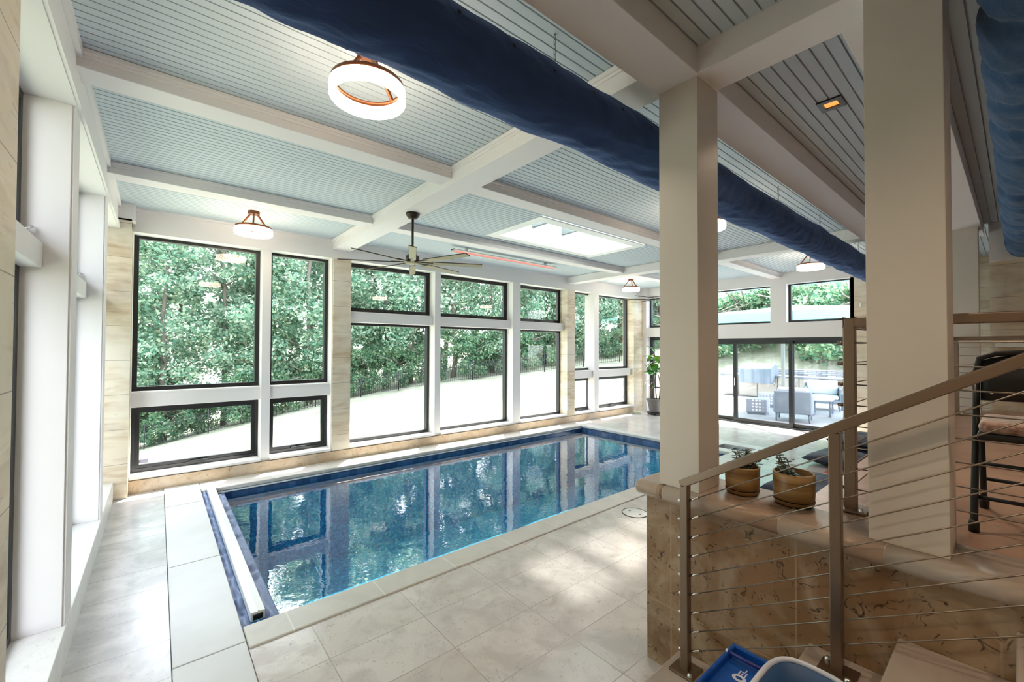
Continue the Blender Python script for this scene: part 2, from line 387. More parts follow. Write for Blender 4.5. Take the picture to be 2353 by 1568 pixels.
# pool cover: bar and fabric
root = empty('pool_cover', (.6, 5.2, 0)); tag(root, 'white metal bar and navy folded fabric of the automatic pool cover', 'pool cover')
b = MB(); b.box(-.075, .015, -1.72, 1.86, -.035, .028, bev=.004); b.box(-.03, -.022, -1.72, 1.86, .028, .034)
b.build('leading_bar', M['alu'], root)
b = MB(); b.box(-.06, .0, -1.735, -1.72, -.02, .012); b.build('bar_end', M['blackmetal'], root)
def crumple(name, x0, x1, z, amp, seed):
    b = MB(); nx, ny = 8, 240; g = []
    for i in range(nx+1):
        row = []
        for j in range(ny+1):
            x = x0+(x1-x0)*i/nx; y = -1.79+3.5*j/ny
            h = noise.noise(Vector((x*6+seed, y*9, 0)))*amp + abs(noise.noise(Vector((x*3+seed, y*4.5, 3))))*amp*1.4
            edge = min(i, nx-i)/nx*2
            row.append(b.bm.verts.new((x, y, z+h*edge)))
        g.append(row)
    for i in range(nx):
        for j in range(ny):
            f = b.bm.faces.new((g[i][j], g[i+1][j], g[i+1][j+1], g[i][j+1])); f.smooth = True
    o = b.build(name, M['coverfab'], root)
    so = o.modifiers.new('s', 'SOLIDIFY'); so.thickness = .004
M['coverfab'] = mat('pool_cover_fabric', (.24, .32, .54), .45)
crumple('cover_fabric', -.135, -.07, -.05, .05, 1); crumple('cover_fabric', .012, .115, -.08, .04, 5)

# drain cover
root = empty('skimmer_lid', (4.25, 2.86, .001)); tag(root, 'round white skimmer lid with two finger holes set in the floor', 'lid')
b = MB(); b.lathe([(0, .004), (.135, .004), (.14, .0)]); b.build('lid_disc', M['ledge'], root)
b = MB(); b.lathe([(.141, .0), (.141, .005), (.147, .005), (.147, 0)]); b.build('lid_rim', M['blackmetal'], root)
for s in (-1, 1):
    b = MB(); b.box(-.014, .014, s*.07-.009, s*.07+.009, .004, .0055); b.build('finger_hole', M['black'], root)

# ---------------- back wall (window wall), y = 7.40 face, frames at 7.62
YF, YG = 7.40, 7.62
win_id = [0]
def win_y(x0, x1, z0, z1, fw_=.05, sash=0, glass=True, label=None, hnd=None, cap=None):
    """a window in the back wall: frame, pane, handle"""
    win_id[0] += 1
    root = empty('window_%d' % win_id[0], ((x0+x1)/2, YG, z0)); st(root, label)
    w = (x1-x0)/2; h = z1-z0
    def ring(b, a, t, y0, y1, mt=None):
        b.box(-w+a, w-a, y0, y1, h-a-t, h-a, mt); b.box(-w+a, w-a, y0, y1, a, a+t, mt)
        b.box(-w+a, -w+a+t, y0, y1, a+t, h-a-t, mt); b.box(w-a-t, w-a, y0, y1, a+t, h-a-t, mt)
    b = MB(); ring(b, 0, fw_, 0, .10); b.build('frame', M['black'], root)
    if sash:
        b = MB(); ring(b, fw_, sash, .012, .07); b.build('sash', M['black'], root)
    a = fw_+sash
    b = MB(); b.quad([(-w+a, .05, a), (w-a, .05, a), (w-a, .05, h-a), (-w+a, .05, h-a)]); b.build('pane', M['glass'], root)
    if hnd is not None:
        b = MB(); b.box(-.11, .11, -.02, .0, hnd[0]-.008, hnd[0]+.012, bev=.004)
        if hnd[1]: b.tube([(.0, -.02, hnd[0]), (.09, -.035, hnd[0]+.075)], .008, 6)
        else: b.box(-.02, .09, -.035, -.015, hnd[0]-.004, hnd[0]+.02, bev=.004)
        b.build('crank_handle', M['blackmetal'], root)
    return root
b = MB()
# header over windows and end blocks, mullions, sills
b.box(-.65, 11.62, YF, YG+.15, 3.41, ZC)
hdr = st(b.build('wall_back_header', M['paint']))
def mull(x0, x1, nm, z1=3.41, y0=YF):
    b = MB(); b.box(x0, x1, y0, YG+.12, .17, z1, bev=.004)
    st(b.build(nm, M['paint']))
mull(1.215, 1.335, 'trim_4'); mull(4.20, 4.33, 'trim_5'); mull(6.22, 6.45, 'trim_6'); mull(9.12, 9.305, 'trim_7')
mull(2.238, 2.25, 'trim_8'); mull(-.27, -.262, 'trim_9')
def pier(x0, x1, y0, y1, z0, z1, nm):
    b = MB(); b.box(x0, x1, y0, y1, z0, z1); st(b.build(nm, M['stone']))
pier(2.25, 2.545, YF-.03, YG+.15, .17, 3.41, 'wall_back_pier_1')
pier(8.0, 8.29, YF-.03, YG+.15, .17, 3.41, 'wall_back_pier_2')
pier(10.93, 11.45, YF-.02, YG+.15, .0, 3.41, 'wall_back_pier_3')
pier(-.65, -.27, 7.2, 7.8, .0, 3.52, 'wall_back_pier_4')
b = MB(); b.box(-.42, -.27, 7.22, 7.42, 3.42, ZC); b.box(-.40, -.24, 7.20, 7.42, 3.50, ZC); st(b.build('trim_10', M['paint']))
# curb under windows
b = MB(); b.box(-.27, 10.86, 7.35, 7.8, -.02, .165); st(b.build('baseboard_back', M['curb']))
b = MB()
for x0, x1 in ((-.262, 1.215), (1.335, 2.238), (2.545, 4.20), (4.33, 6.22), (6.45, 8.0), (8.29, 9.12), (9.305, 10.93)):
    b.box(x0, x1, 7.37, YG+.02, .172, .212, bev=.003)
st(b.build('trim_11', M['paint']))
# rails between upper and lower windows
def rail_y(x0, x1, z0, z1, nm):
    b = MB(); b.box(x0, x1, 7.47, YG+.12, z0, z1, bev=.006); b.box(x0, x1, 7.455, 7.5, z1-.03, z1-.008, bev=.003); st(b.build(nm, M['paint']))
rail_y(-.262, 1.215, 1.10, 1.305, 'trim_12'); rail_y(1.335, 2.238, 1.10, 1.305, 'trim_13')
rail_y(2.545, 4.20, 2.345, 2.535, 'trim_14'); rail_y(4.33, 6.22, 2.345, 2.535, 'trim_15'); rail_y(6.45, 8.0, 2.345, 2.535, 'trim_16')
rail_y(8.29, 9.12, 1.10, 1.305, 'trim_17'); rail_y(9.305, 10.93, 1.10, 1.305, 'trim_18')
ZT = 3.425
for (x0, x1, nm) in ((-.265, 1.215, 'leftmost bay'), (1.335, 2.24, 'second bay')):
    win_y(x0, x1, 1.305, ZT, .055, 0, True, 'tall fixed window, '+nm)
    win_y(x0, x1, .215, 1.10, .045, .045, True, 'low awning window, '+nm, (.05, 0))
for (x0, x1, nm) in ((2.50, 4.20, 'third bay'), (4.33, 6.22, 'fourth bay'), (6.45, 8.01, 'fifth bay')):
    win_y(x0, x1, 2.53, ZT, .045, .04, True, 'high awning window, '+nm, (.04, 1))
    win_y(x0, x1, .215, 2.35, .05, 0, True, 'tall fixed window, '+nm)
for (x0, x1, nm) in ((8.26, 9.20, 'sixth bay'), (9.305, 10.93, 'last bay')):
    win_y(x0, x1, 1.305, ZT, .055, 0, True, 'tall fixed window, '+nm)
    win_y(x0, x1, .215, 1.10, .045, .04, True, 'low awning window, '+nm, (.04, 0))
# window sticker
s_ = MB(); s_.box(-.18, -.08, 7.655, 7.66, .32, .37); tag(s_.build('window_sticker', M['sticker']), 'small grey alarm sticker in the lower corner of the leftmost low window', 'sticker')
# exterior wall under the windows
b = MB(); b.box(-.9, 11.7, 7.8, 8.0, -2.5, .16); st(b.build('wall_back_outer', M['exterior']))

# ---------------- left wall x = -.42 post faces, frames x = -.66
XG = -.62
b = MB(); b.box(-.9, -.42, -3, 2.44, 0, 3.40); st(b.build('wall_left_pier', M['stone']))
for i, (y0, y1) in enumerate(((3.70, 3.95), (5.74, 5.99))):
    b = MB(); b.box(-.85, -.42, y0, y1, .22, 3.40, bev=.003); b.box(-.435, -.41, y0+.01, y1-.01, .22, 3.40)
    st(b.build('trim_%d' % (19+i), M['paint']))
b = MB(); b.box(-.9, -.40, -.5, 7.2, -.02, .22, bev=.006); st(b.build('baseboard_left', M['ledge']))
b = MB(); b.box(-.9, -.40, -3, 7.4, 3.38, ZC+.1)
b.box(-.3995, -.382, -3, 7.2, 3.384, 3.44); b.box(-.3995, -.372, 1.4, 7.2, 3.66, ZC)
st(b.build('wall_left_header', M['paint']))
def win_x(y0, y1, z0, z1, xg, sgn, label, fw_=.05, hnd=False, nm=None, mt='black', pane=True):
    """window in a wall x = xg; sgn = +1 when the room is on the +x side"""
    if nm is None: win_id[0] += 1; nm = 'window_%d' % win_id[0]
    root = empty(nm, (xg, (y0+y1)/2, z0)); st(root, label)
    w = (y1-y0)/2; h = z1-z0
    X0, X1 = (-.10, 0) if sgn > 0 else (0, .10)
    b = MB()
    b.box(X0, X1, -w, w, h-fw_, h); b.box(X0, X1, -w, w, 0, fw_); b.box(X0, X1, -w, -w+fw_, fw_, h-fw_); b.box(X0, X1, w-fw_, w, fw_, h-fw_)
    b.build('frame', M[mt], root)
    xm = (X0+X1)/2
    b = MB(); b.quad([(xm, -w+fw_, fw_), (xm, w-fw_, fw_), (xm, w-fw_, h-fw_), (xm, -w+fw_, h-fw_)]); b.build('pane', M['glass'], root)
    if hnd:
        b = MB(); b.box(0, .03, w-.13, w-.02, .06, .08, bev=.004); b.tube([(.02, w-.08, .07), (.05, w-.02, .10)], .008, 6); b.build('crank_handle', M['chrome'], root)
    return root
for i, (y0, y1, nm) in enumerate(((2.44, 3.70, 'nearest'), (3.95, 5.74, 'middle'), (5.99, 7.2, 'farthest'))):
    win_x(y0, y1, .22, 2.38, XG, 1, 'tall side window, '+nm)
    win_x(y0, y1, 2.50, 3.38, XG, 1, 'high side window, '+nm, hnd=True)
    b = MB(); b.box(-.84, -.53, y0, y1, 2.365, 2.515, bev=.006); st(b.build('trim_%d' % (21+i), M['paint']))
b = MB(); b.box(-1.1, -.9, -3, 2.44, -2.0, ZC+.3); b.box(-1.1, -.9, 2.44, 8, -2, .2); st(b.build('wall_left_outer', M['exterior']))
# ---------------- near walls (behind the camera) and right wall of the platform
b = MB(); b.box(-1.1, 12.0, -3.2, -3.0, -.1, ZC+.3); st(b.build('wall_near', M['paint']))
b = MB(); b.box(8.6, 8.85, -3, .24, 0, 3.08, M['stone']); b.box(8.55, 8.85, -3, .24, 3.08, 3.62, M['paint']); st(b.build('wall_platform'))
# ---------------- far wall x = 11.45
XF, XH = 11.45, 11.62
b = MB()
b.box(XF, XH+.12, 2.31, 5.95, 2.17, 2.53); b.box(XF, XH+.12, 2.31, 7.6, 3.45, ZC)
b.box(XF, XH+.12, 3.53, 3.87, 2.53, 3.45); b.box(XF, XH+.12, 5.62, 5.95, 2.53, 3.45)
b.box(XF, XH+.12, 5.95, 6.10, 0, 3.45); b.box(XF, XH+.12, 6.10, 7.27, 2.25, 2.53); b.box(XF-.03, XH+.12, 7.27, 7.42, 0, 3.45)
b.box(XF, XH+.12, 6.0, 7.3, 3.42, 3.47)
b.box(XF-.0, XF+.05, 2.25, 2.31, 2.17, 3.45)
st(b.build('wall_far', M['paint']))
b = MB(); b.box(XF, XH+.15, .73, 2.31, -.05, ZC); b.box(XF, XH+.15, -3, .73, -.05, ZC); st(b.build('wall_far_stone', M['stone']))
b = MB(); b.box(11.27, 11.46, 7.2, 7.4, 3.40, ZC); st(b.build('trim_24', M['paint']))
win_x(2.31, 3.53, 2.535, 3.47, XH, -1, 'high window over the sliding door, right'); win_x(3.87, 5.62, 2.535, 3.47, XH, -1, 'high window over the sliding door, left')
win_x(6.10, 7.27, 2.535, 3.45, XH, -1, 'high corner window')
dr = win_x(6.10, 7.27, .0, 2.25, XH, -1, 'glazed corner door behind the fig plant', .10, nm='door_1')
b = MB(); b.box(0, .1, -.5, .5, .70, .74); b.build('glazing_bar', M['black'], dr)
# sliding door
root = st(empty('door_2', (11.5, 2.31, 0)), 'three-panel black framed sliding glass door')
b = MB(); b.box(0, .16, 0, 3.64, 2.09, 2.17); b.box(0, .16, 0, 3.64, -.01, .035); b.box(0, .16, 3.6, 3.64, .035, 2.09); b.box(0, .16, 0, .05, .035, 2.09)
b.build('door_frame', M['black'], root)
for (y0, y1, x) in ((.05, 1.20, .10), (1.12, 2.47, .03), (2.40, 3.60, .10)):
    b = MB(); t = .085
    b.box(x, x+.05, y0, y1, .035, .035+t); b.box(x, x+.05, y0, y1, 2.09-t*.8, 2.09); b.box(x, x+.05, y0, y0+t, .035+t, 2.09-t*.8); b.box(x, x+.05, y1-t, y1, .035+t, 2.09-t*.8)
    pn = b.build('door_panel', M['black'], root)
    b = MB(); b.quad([(x+.025, y0+t, .035+t), (x+.025, y1-t, .035+t), (x+.025, y1-t, 2.09-t*.8), (x+.025, y0+t, 2.09-t*.8)]); b.build('pane', M['glass'], pn)
    if x < .05:
        b = MB(); b.box(x-.03, x, y1-.055, y1-.035, .95, 1.15, bev=.004); b.build('door_handle', M['chrome'], pn)

# ---------------- ceiling with board grooves
def boards(name, x0, x1, y0, y1, z, hole=None):
    b = MB(); bw, g, d = .0655, .0095, .014
    n_ = int(round((y1-y0)/bw)); bw = (y1-y0)/n_
    for i in range(n_):
        ya = y0+i*bw; yb = ya+bw-g; yc = ya+bw
        segs = [(x0, x1)]
        if hole and yc > hole[2]+.001 and ya < hole[3]-.001: segs = [(x0, hole[0]), (hole[1], x1)]
        for xa, xb in segs:
            b.quad([(xa, ya, z), (xb, ya, z), (xb, yb, z), (xa, yb, z)])
            b.quad([(xa, yb, z), (xb, yb, z), (xb, yb, z+d), (xa, yb, z+d)])
            b.quad([(xa, yb, z+d), (xb, yb, z+d), (xb, yc, z+d), (xa, yc, z+d)])
            b.quad([(xa, yc, z+d), (xb, yc, z+d), (xb, yc, z), (xa, yc, z)])
    return st(b.build(name, M['ceil'], norm=False))
SK = (4.03, 6.60, 4.21, 5.50)
boards('ceiling', -.42, 11.62, 1.27, 7.45, ZC, SK)
boards('ceiling_platform', -.65, 11.62, -3.0, 1.27, ZP)
b = MB()   # roof slab above, with a hole for the skylight
for x0, x1, y0, y1 in ((-1.6, SK[0]-.02, -3.2, 9.2), (SK[1]+.02, 12.3, -3.2, 9.2), (SK[0]-.02, SK[1]+.02, -3.2, SK[2]-.02), (SK[0]-.02, SK[1]+.02, SK[3]+.02, 9.2)):
    b.box(x0, x1, y0, y1, ZC+.03, ZC+.33)
st(b.build('ceiling_roof', M['exterior']))
# skylight
root = st(empty('window_skylight', (SK[0], SK[2], ZC)), 'skylight well in the ceiling'); lx, ly = SK[1]-SK[0], SK[3]-SK[2]
b = MB(); t = .16; th = .012
b.box(-.0, lx, 0, t, -.006, th); b.box(0, lx, ly-t, ly, -.006, th); b.box(0, t, t, ly-t, -.006, th); b.box(lx-t, lx, t, ly-t, -.006, th)
b.build('frame', M['skywhite'], root)
b = MB(); H_ = .50
b.box(t-.02, t, t, ly-t, th, H_); b.box(lx-t, lx-t+.02, t, ly-t, th, H_); b.box(t, lx-t, t-.02, t, th, H_); b.box(t, lx-t, ly-t, ly-t+.02, th, H_)
b.build('shaft', M['skywhite'], root)
for f_ in (.33, .66):
    b = MB(); b.box(t+(lx-2*t)*f_-.035, t+(lx-2*t)*f_+.035, t, ly-t, H_-.24, H_-.06); b.build('glazing_bar', M['skybar_backlit'], root)
b = MB(); b.quad([(t, t, H_), (lx-t, t, H_), (lx-t, ly-t, H_), (t, ly-t, H_)]); b.build('pane', M['frost'], root)

# ---------------- beams
def beam(x0, x1, y0, y1, z0, z1, nm, crown=True, cw=.03):
    b = MB(); b.box(x0, x1, y0, y1, z0, z1, bev=.004)
    if crown:
        dx, dy = (cw, 0) if (y1-y0) > (x1-x0) else (0, cw)
        b.box(x0-dx, x1+dx, y0-dy, y1+dy, z1-.055, z1-.022, bev=.006); b.box(x0-dx*.45, x1+dx*.45, y0-dy*.45, y1+dy*.45, z1-.075, z1-.05, bev=.004)
    st(b.build(nm, M['paint']))
ze = ZC+.02
beam(2.25, 2.53, 1.36, 7.42, 3.555, ze, 'ceiling_beam_1'); beam(8.03, 8.30, 1.36, 7.42, 3.555, ze, 'ceiling_beam_2')
k = 3
for (xa, xb) in ((-.41, 2.26), (2.52, 8.04), (8.29, 11.46)):
    for (ya, yb) in ((3.64, 3.86), (5.68, 5.90)):
        beam(xa, xb, ya, yb, 3.605, ze, 'ceiling_beam_%d' % k); k += 1
beam(-.66, 11.46, 1.14, 1.40, 3.45, ze, 'ceiling_beam_9')
beam(2.31, 2.56, -3.0, 1.15, 3.452, ze, 'ceiling_beam_10')
beam(2.55, 8.60, .28, .54, 3.448, ze, 'ceiling_beam_11')
beam(8.0, 8.28, .53, 1.15, 3.46, ze, 'ceiling_beam_12')
b = MB(); b.box(-.4, 2.25, 7.36, 7.41, ZC-.03, ZC+.01); b.box(2.53, 8.03, 7.37, 7.41, ZC-.03, ZC+.01); st(b.build('trim_25', M['paint']))
b = MB()
for ya, yb in ((1.4, 3.64), (3.86, 5.68), (5.9, 7.37)): b.box(2.53, 2.61, ya, yb, ZC-.012, ZC-.001)
st(b.build('trim_26', M['paint']))
# ---------------- columns
def column(x0, x1, y0, y1, z0, z1, nm, lab):
    b = MB(); b.box(x0, x1, y0, y1, z0, z1, bev=.003); st(b.build(nm, M['column'] if 'column' in M else M['paint']), lab)
M['column'] = mat('column_paint', (.66, .61, .55), .4)
PZ = 1.09
column(2.325, 2.575, 1.15, 1.39, PZ, 3.452, 'column_1', 'slim column')
column(2.345, 2.59, .175, .42, PZ, 3.455, 'column_2', 'thick column')
column(7.9, 8.14, .31, .545, PZ, 3.455, 'column_3', 'far platform column')
column(11.0, 11.26, 1.14, 1.40, 0, 3.455, 'column_4', 'far column')

# ---------------- raised platform
b = MB()
b.box(2.34, 2.66, .72, 1.485, 0, 1.0, M['wallt']); b.box(2.34, 8.6, -3, .72, 0, 1.0, M['wallt'])
b.box(2.338, 2.66, 1.483, 1.489, 0, 1.0, M['wallx'])
st(b.build('platform'))
b = MB(); b.box(2.56, 8.6, -3, .74, 1.0, PZ-.002); st(b.build('platform_floor', M['plat']))
b = MB()
cop = mat('platform_coping', (.52, .44, .37), .38)
nn, ll, bb_ = N(cop); ll.new(ramp(cop, nz(cop, pos(cop), 1.6, 4, .4), [(.35, (.40, .28, .20)), (.65, (.47, .40, .34))]), bb_.inputs['Base Color'])
b.box(2.275, 2.70, .745, 1.545, 1.005, PZ, bev=.034)
b.box(2.275, 2.57, .36, .7445, 1.005, PZ, bev=.0001); b.bm.free(); b = MB()
def nosing(b, x0, x1, y0, y1, z0, z1, r_, mt=None):
    prof = [(x1, z0)] + [(x0+r_-r_*math.sin(t), z0+r_-r_*math.cos(t)) for t in [k*math.pi/12 for k in range(7)]] + [(x0+r_-r_*math.cos(t), z1-r_+r_*math.sin(t)) for t in [k*math.pi/12 for k in range(7)]] + [(x1, z1)]
    A = [b.bm.verts.new((x, y0, z)) for x, z in prof]; B = [b.bm.verts.new((x, y1, z)) for x, z in prof]
    fs = [b.bm.faces.new((A[i], A[i+1], B[i+1], B[i])) for i in range(len(prof)-1)]
    for f in fs: f.smooth = True
    fs += [b.bm.faces.new(A[::-1]), b.bm.faces.new(B), b.bm.faces.new((A[-1], A[0], B[0], B[-1]))]
    b._mi(fs, mt)
b.box(2.275, 2.70, 1.351, 1.545, 1.005, PZ, bev=.036)
for (ya, yb, xe) in ((.747, 1.347, 2.70), (.362, .743, 2.57), (-.55, .358, 2.57), (-3, -.554, 2.57)): nosing(b, 2.275, xe, ya, yb, 1.005, PZ, .037)
st(b.build('trim_27', cop))
b = MB()
for (ya, yb) in ((.357, .363), (.742, .748), (1.3465, 1.3515)): nosing(b, 2.2765, 2.569, ya, yb, 1.006, PZ-.001, .036)
st(b.build('coping_joint', mat('coping_grout', (.60, .53, .45), .8)))
# staircase
root = st(empty('staircase', (1.7, 0, 0)), 'stone steps rising beside the platform wall')
ny = [1.27, .95, .638, .328, .015, -.30]
for i, y in enumerate(ny):
    z = .17+.1845*i
    yb = ny[i+1] if i < 5 else -3
    b = MB(); b.box(-.75, .64, yb-.03, y, z-.045, z, bev=.01); b.build('tread', M['tread'], root)
    b = MB(); b.box(-.75, .64, yb+.0, y-.03, max(-.01, z-.1845), z-.045); b.build('riser', M['wallx'], root)

# ---------------- staircase handrail
def sqbar(b, p, q, s, mt=None):
    p, q = Vector(p), Vector(q); d = q-p; L = d.length
    m = Matrix.Translation((p+q)/2) @ d.to_track_quat('Z', 'X').to_matrix().to_4x4()
    b.box(-s/2, s/2, -s/2, s/2, -L/2, L/2, mt, bev=s*.12, mtx=m)
def post(root, x, y, z0, z1, s=.042, plate=.065):
    b = MB(); b.box(x-s/2, x+s/2, y-s/2, y+s/2, z0+.01, z1, bev=.004); pt = b.build('post', M['steel'], root)
    b = MB(); b.box(x-plate, x+plate, y-plate, y+plate, z0, z0+.012, bev=.003)
    b.build('base_plate', M['steel'], pt)
    for sx in (-1, 1):
        bb = MB(); bb.lathe([(.013, .012), (.013, .02), (.009, .028), (0, .03)], (x+sx*plate*.68, y-sx*plate*.68*-1, z0), 12); bb.build('bolt', M['chrome'], pt)
    return pt
root = empty('stair_railing', (2.2, 0, 0)); tag(root, 'brushed metal stair handrail with thin sloping cables beside the steps', 'railing')
sl = -.588; zr = lambda y: 1.175+(y-1.165)*sl
post(root, 0, 1.165, .17, zr(1.165)-.01); post(root, 0, .50, .54, zr(.50)-.02); post(root, 0, -.17, .908, zr(-.17)-.02)
b = MB(); sqbar(b, (0, 1.185, zr(1.185)), (0, -1.2, zr(-1.2)), .042); b.build('handrail', M['steel'], root)
for i in range(9):
    z = zr(1.165)-.105-.1*i
    b = MB(); b.tube([(0, 1.19, z+(1.19-1.165)*sl), (0, -.3, z+(-.3-1.165)*sl)], .0032, 6); b.build('cable', M['cable'], root)
for i in range(9):
    z = zr(1.165)-.105-.1*i
    b = MB(); b.tube([(0, 1.188, z), (0, 1.205, z)], .009, 8); b.build('ferrule', M['chrome'], root)
    b = MB(); b.tube([(0, 1.15, z+.009), (0, 1.09, z+.044)], .006, 8); b.build('cable_sleeve', M['chrome'], root)

# ---------------- platform guard rail
root = empty('guard_railing', (2.70, .55, PZ)); tag(root, 'brushed metal guard railing with level cables around the raised platform', 'railing')
post(root, 0, 0, 0, .93, .048, .07); post(root, 0, -1.7, 0, .93, .048, .07)
post(root, 2.6, 0, 0, .93, .048, .07); post(root, 4.95, -.05, 0, .93, .048, .07); post(root, 4.95, -2.0, 0, .93, .048, .07)
b = MB(); sqbar(b, (0, .02, .945), (0, -2.6, .945), .045); sqbar(b, (-.02, 0, .9455), (4.97, 0, .9455), .045); sqbar(b, (4.95, 0, .945), (4.95, -2.6, .945), .045)
b.build('handrail', M['steel'], root)
for i in range(8):
    z = .945-.105*(i+1)
    b = MB(); b.tube([(0, .035, z), (0, -2.6, z)], .0032, 6); b.build('cable', M['cable'], root)
    b = MB(); b.tube([(-.035, 0, z+.006), (4.95, 0, z+.006)], .0032, 6); b.build('cable', M['cable'], root)
    b = MB(); b.tube([(4.95, 0, z), (4.95, -2.6, z)], .0032, 6); b.build('cable', M['cable'], root)
    b = MB(); b.tube([(0, .025, z), (0, .05, z)], .009, 8); b.build('ferrule', M['steel'], root)

# ================================================================== objects in the room
# ---------------- fabric air duct
def duct(name, label, mt, x0, x1, yc, zc, r, folds, seed, dots, dotang, hang=.0):
    root = empty(name, (0, yc, zc)); tag(root, label, 'air duct')
    b = MB(); seg, n_ = 56, int((x1-x0)/.03); rings = []
    for i in range(n_+1):
        x = x0+(x1-x0)*i/n_
        ring = []
        gather = 0
        if folds: gather = folds*((abs(math.sin(x*math.pi/.46+seed+.5*math.sin(x*2.1)))**14)*1.3+.25*noise.noise(Vector((x*3, math.cos(2*math.pi*0), seed))))
        for k in range(seg):
            a = 2*math.pi*k/seg
            p = Vector((x, math.cos(a), math.sin(a)))
            w = noise.noise(Vector((x*2.2+seed, p.y*1.2, p.z*1.2)))*.012 + noise.noise(Vector((x*9+p.y*3+seed, p.y*2.5, p.z*2.5+x*3)))*.006*(1+1.5*max(0, -p.z))
            rr = r*(1-gather)+w
            sag = -.010*abs(math.sin(x*math.pi/1.35+seed))
            ring.append(b.bm.verts.new((x, math.cos(a)*rr, math.sin(a)*rr*.98+sag)))
        rings.append(ring)
    fs = []
    for A, B in zip(rings, rings[1:]):
        for k in range(seg):
            f = b.bm.faces.new((A[k], A[(k+1) % seg], B[(k+1) % seg], B[k])); f.smooth = True; fs.append(f)
    for ring, s in ((rings[0], 1), (rings[-1], -1)): fs.append(b.bm.faces.new(ring if s < 0 else ring[::-1]))
    b._mi(fs, mt)
    for dx in dots:
        i = min(n_, max(0, int((dx-x0)/(x1-x0)*n_))); k = int(dotang/360*seg) % seg
        c = rings[i][k].co.copy(); nrm = Vector((0, c.y, c.z)).normalized(); c += nrm*.0035
        ax = Vector((1, 0, 0)); ay = nrm.cross(ax)
        vs = [b.bm.verts.new(c + (ax*math.cos(t)+ay*math.sin(t))*.010) for t in [2*math.pi*q/12 for q in range(12)]]
        b._mi([b.bm.faces.new(vs)], M['dot'])
    b.build('duct_fabric', None, root, norm=False)
    return root
d1 = duct('air_duct', 'long navy blue fabric air duct hanging over the pool deck', M['navy'], -.4, 11.40, 1.66, 3.275, .178, 0, 1.3,
     [.4+.286*i for i in range(38)], 180-8)
b = MB(); b.box(-.4, 11.4, .03, .055, .188, .205); b.build('hanger_rail', M['rail'], d1)
def chain(x, parent, y=.042, z0=.205, z1=.445):
    b = MB(); n_ = 8; s = (z1-z0)/n_
    for i in range(n_):
        z = z0+(i+.5)*s; c = []
        for k in range(9):
            a = 2*math.pi*k/8; u, w = math.cos(a)*.007, math.sin(a)*s*.62
            c.append((x+(u if i % 2 else 0), y+(0 if i % 2 else u), z+w))
        b.tube(c, .0022, 5, cap=False)
    b.tube([(x, y, z1-.01), (x, y, z1)], .006, 6); b.box(x-.05, x+.05, y-.012, y+.012, z0-.005, z0+.006)
    b.build('hanging_chain', M['cable'], parent)
for x in (1.74, 5.3, 6.85, 9.0): chain(x, d1)
d2 = duct('air_duct', 'lighter blue gathered fabric air duct hanging over the raised platform', M['blue'], 1.0, 8.5, -.075, 3.26, .172, .10, 4.1,
     [2.1+.14*i for i in range(34)], 150)
b = MB(); b.box(1.0, 8.5, -.02, .02, .18, .20); b.build('hanger_rail', M['rail'], d2)

# ---------------- ring lamps
def make_lamp():
    root = empty('ceiling_lamp')
    b = MB(); b.lathe([(0, .235), (.07, .235), (.07, .195), (.0, .195)], seg=8, smooth=False); b.build('ceiling_canopy', M['bronze'], root)
    b = MB(); b.lathe([(.188, .026), (.214, .026), (.214, .0), (.188, .0), (.188, .026)], seg=64); b.build('metal_band', M['bronze'], root)
    b = MB(); b.lathe([(.192, -.001), (.220, -.001), (.222, -.012), (.222, -.07), (.216, -.078), (.198, -.078), (.192, -.07), (.192, -.001)], seg=64)
    b.build('glowing_ring', M['ring'], root)
    for a in (20, 140, 260):
        a = R(a); b = MB(); sqbar(b, (math.cos(a)*.05, math.sin(a)*.05, .20), (math.cos(a)*.20, math.sin(a)*.20, .018), .016); b.build('strut', M['bronze'], root)
    return root
lamp = make_lamp()
LP = [((.965, 2.53), 'glowing ring ceiling lamp in bronze beside the navy duct, largest and nearest'),
      ((.965, 6.55), 'glowing ring ceiling lamp near the window wall, above the leftmost window'),
      ((9.5, 6.5), 'small glowing ring ceiling lamp in the far corner above the fig plant'),
      ((9.45, 2.50), 'glowing ring ceiling lamp above the sliding door'),
      ((5.32, 2.52), 'ring ceiling lamp mostly hidden behind the slim column')]
for i, ((x, y), lb) in enumerate(LP):
    o = lamp if i == 0 else copy_tree(lamp)
    o.location = (x, y, 3.485); tag(o, lb, 'ceiling lamp', 'ring lamps on the pool ceiling')

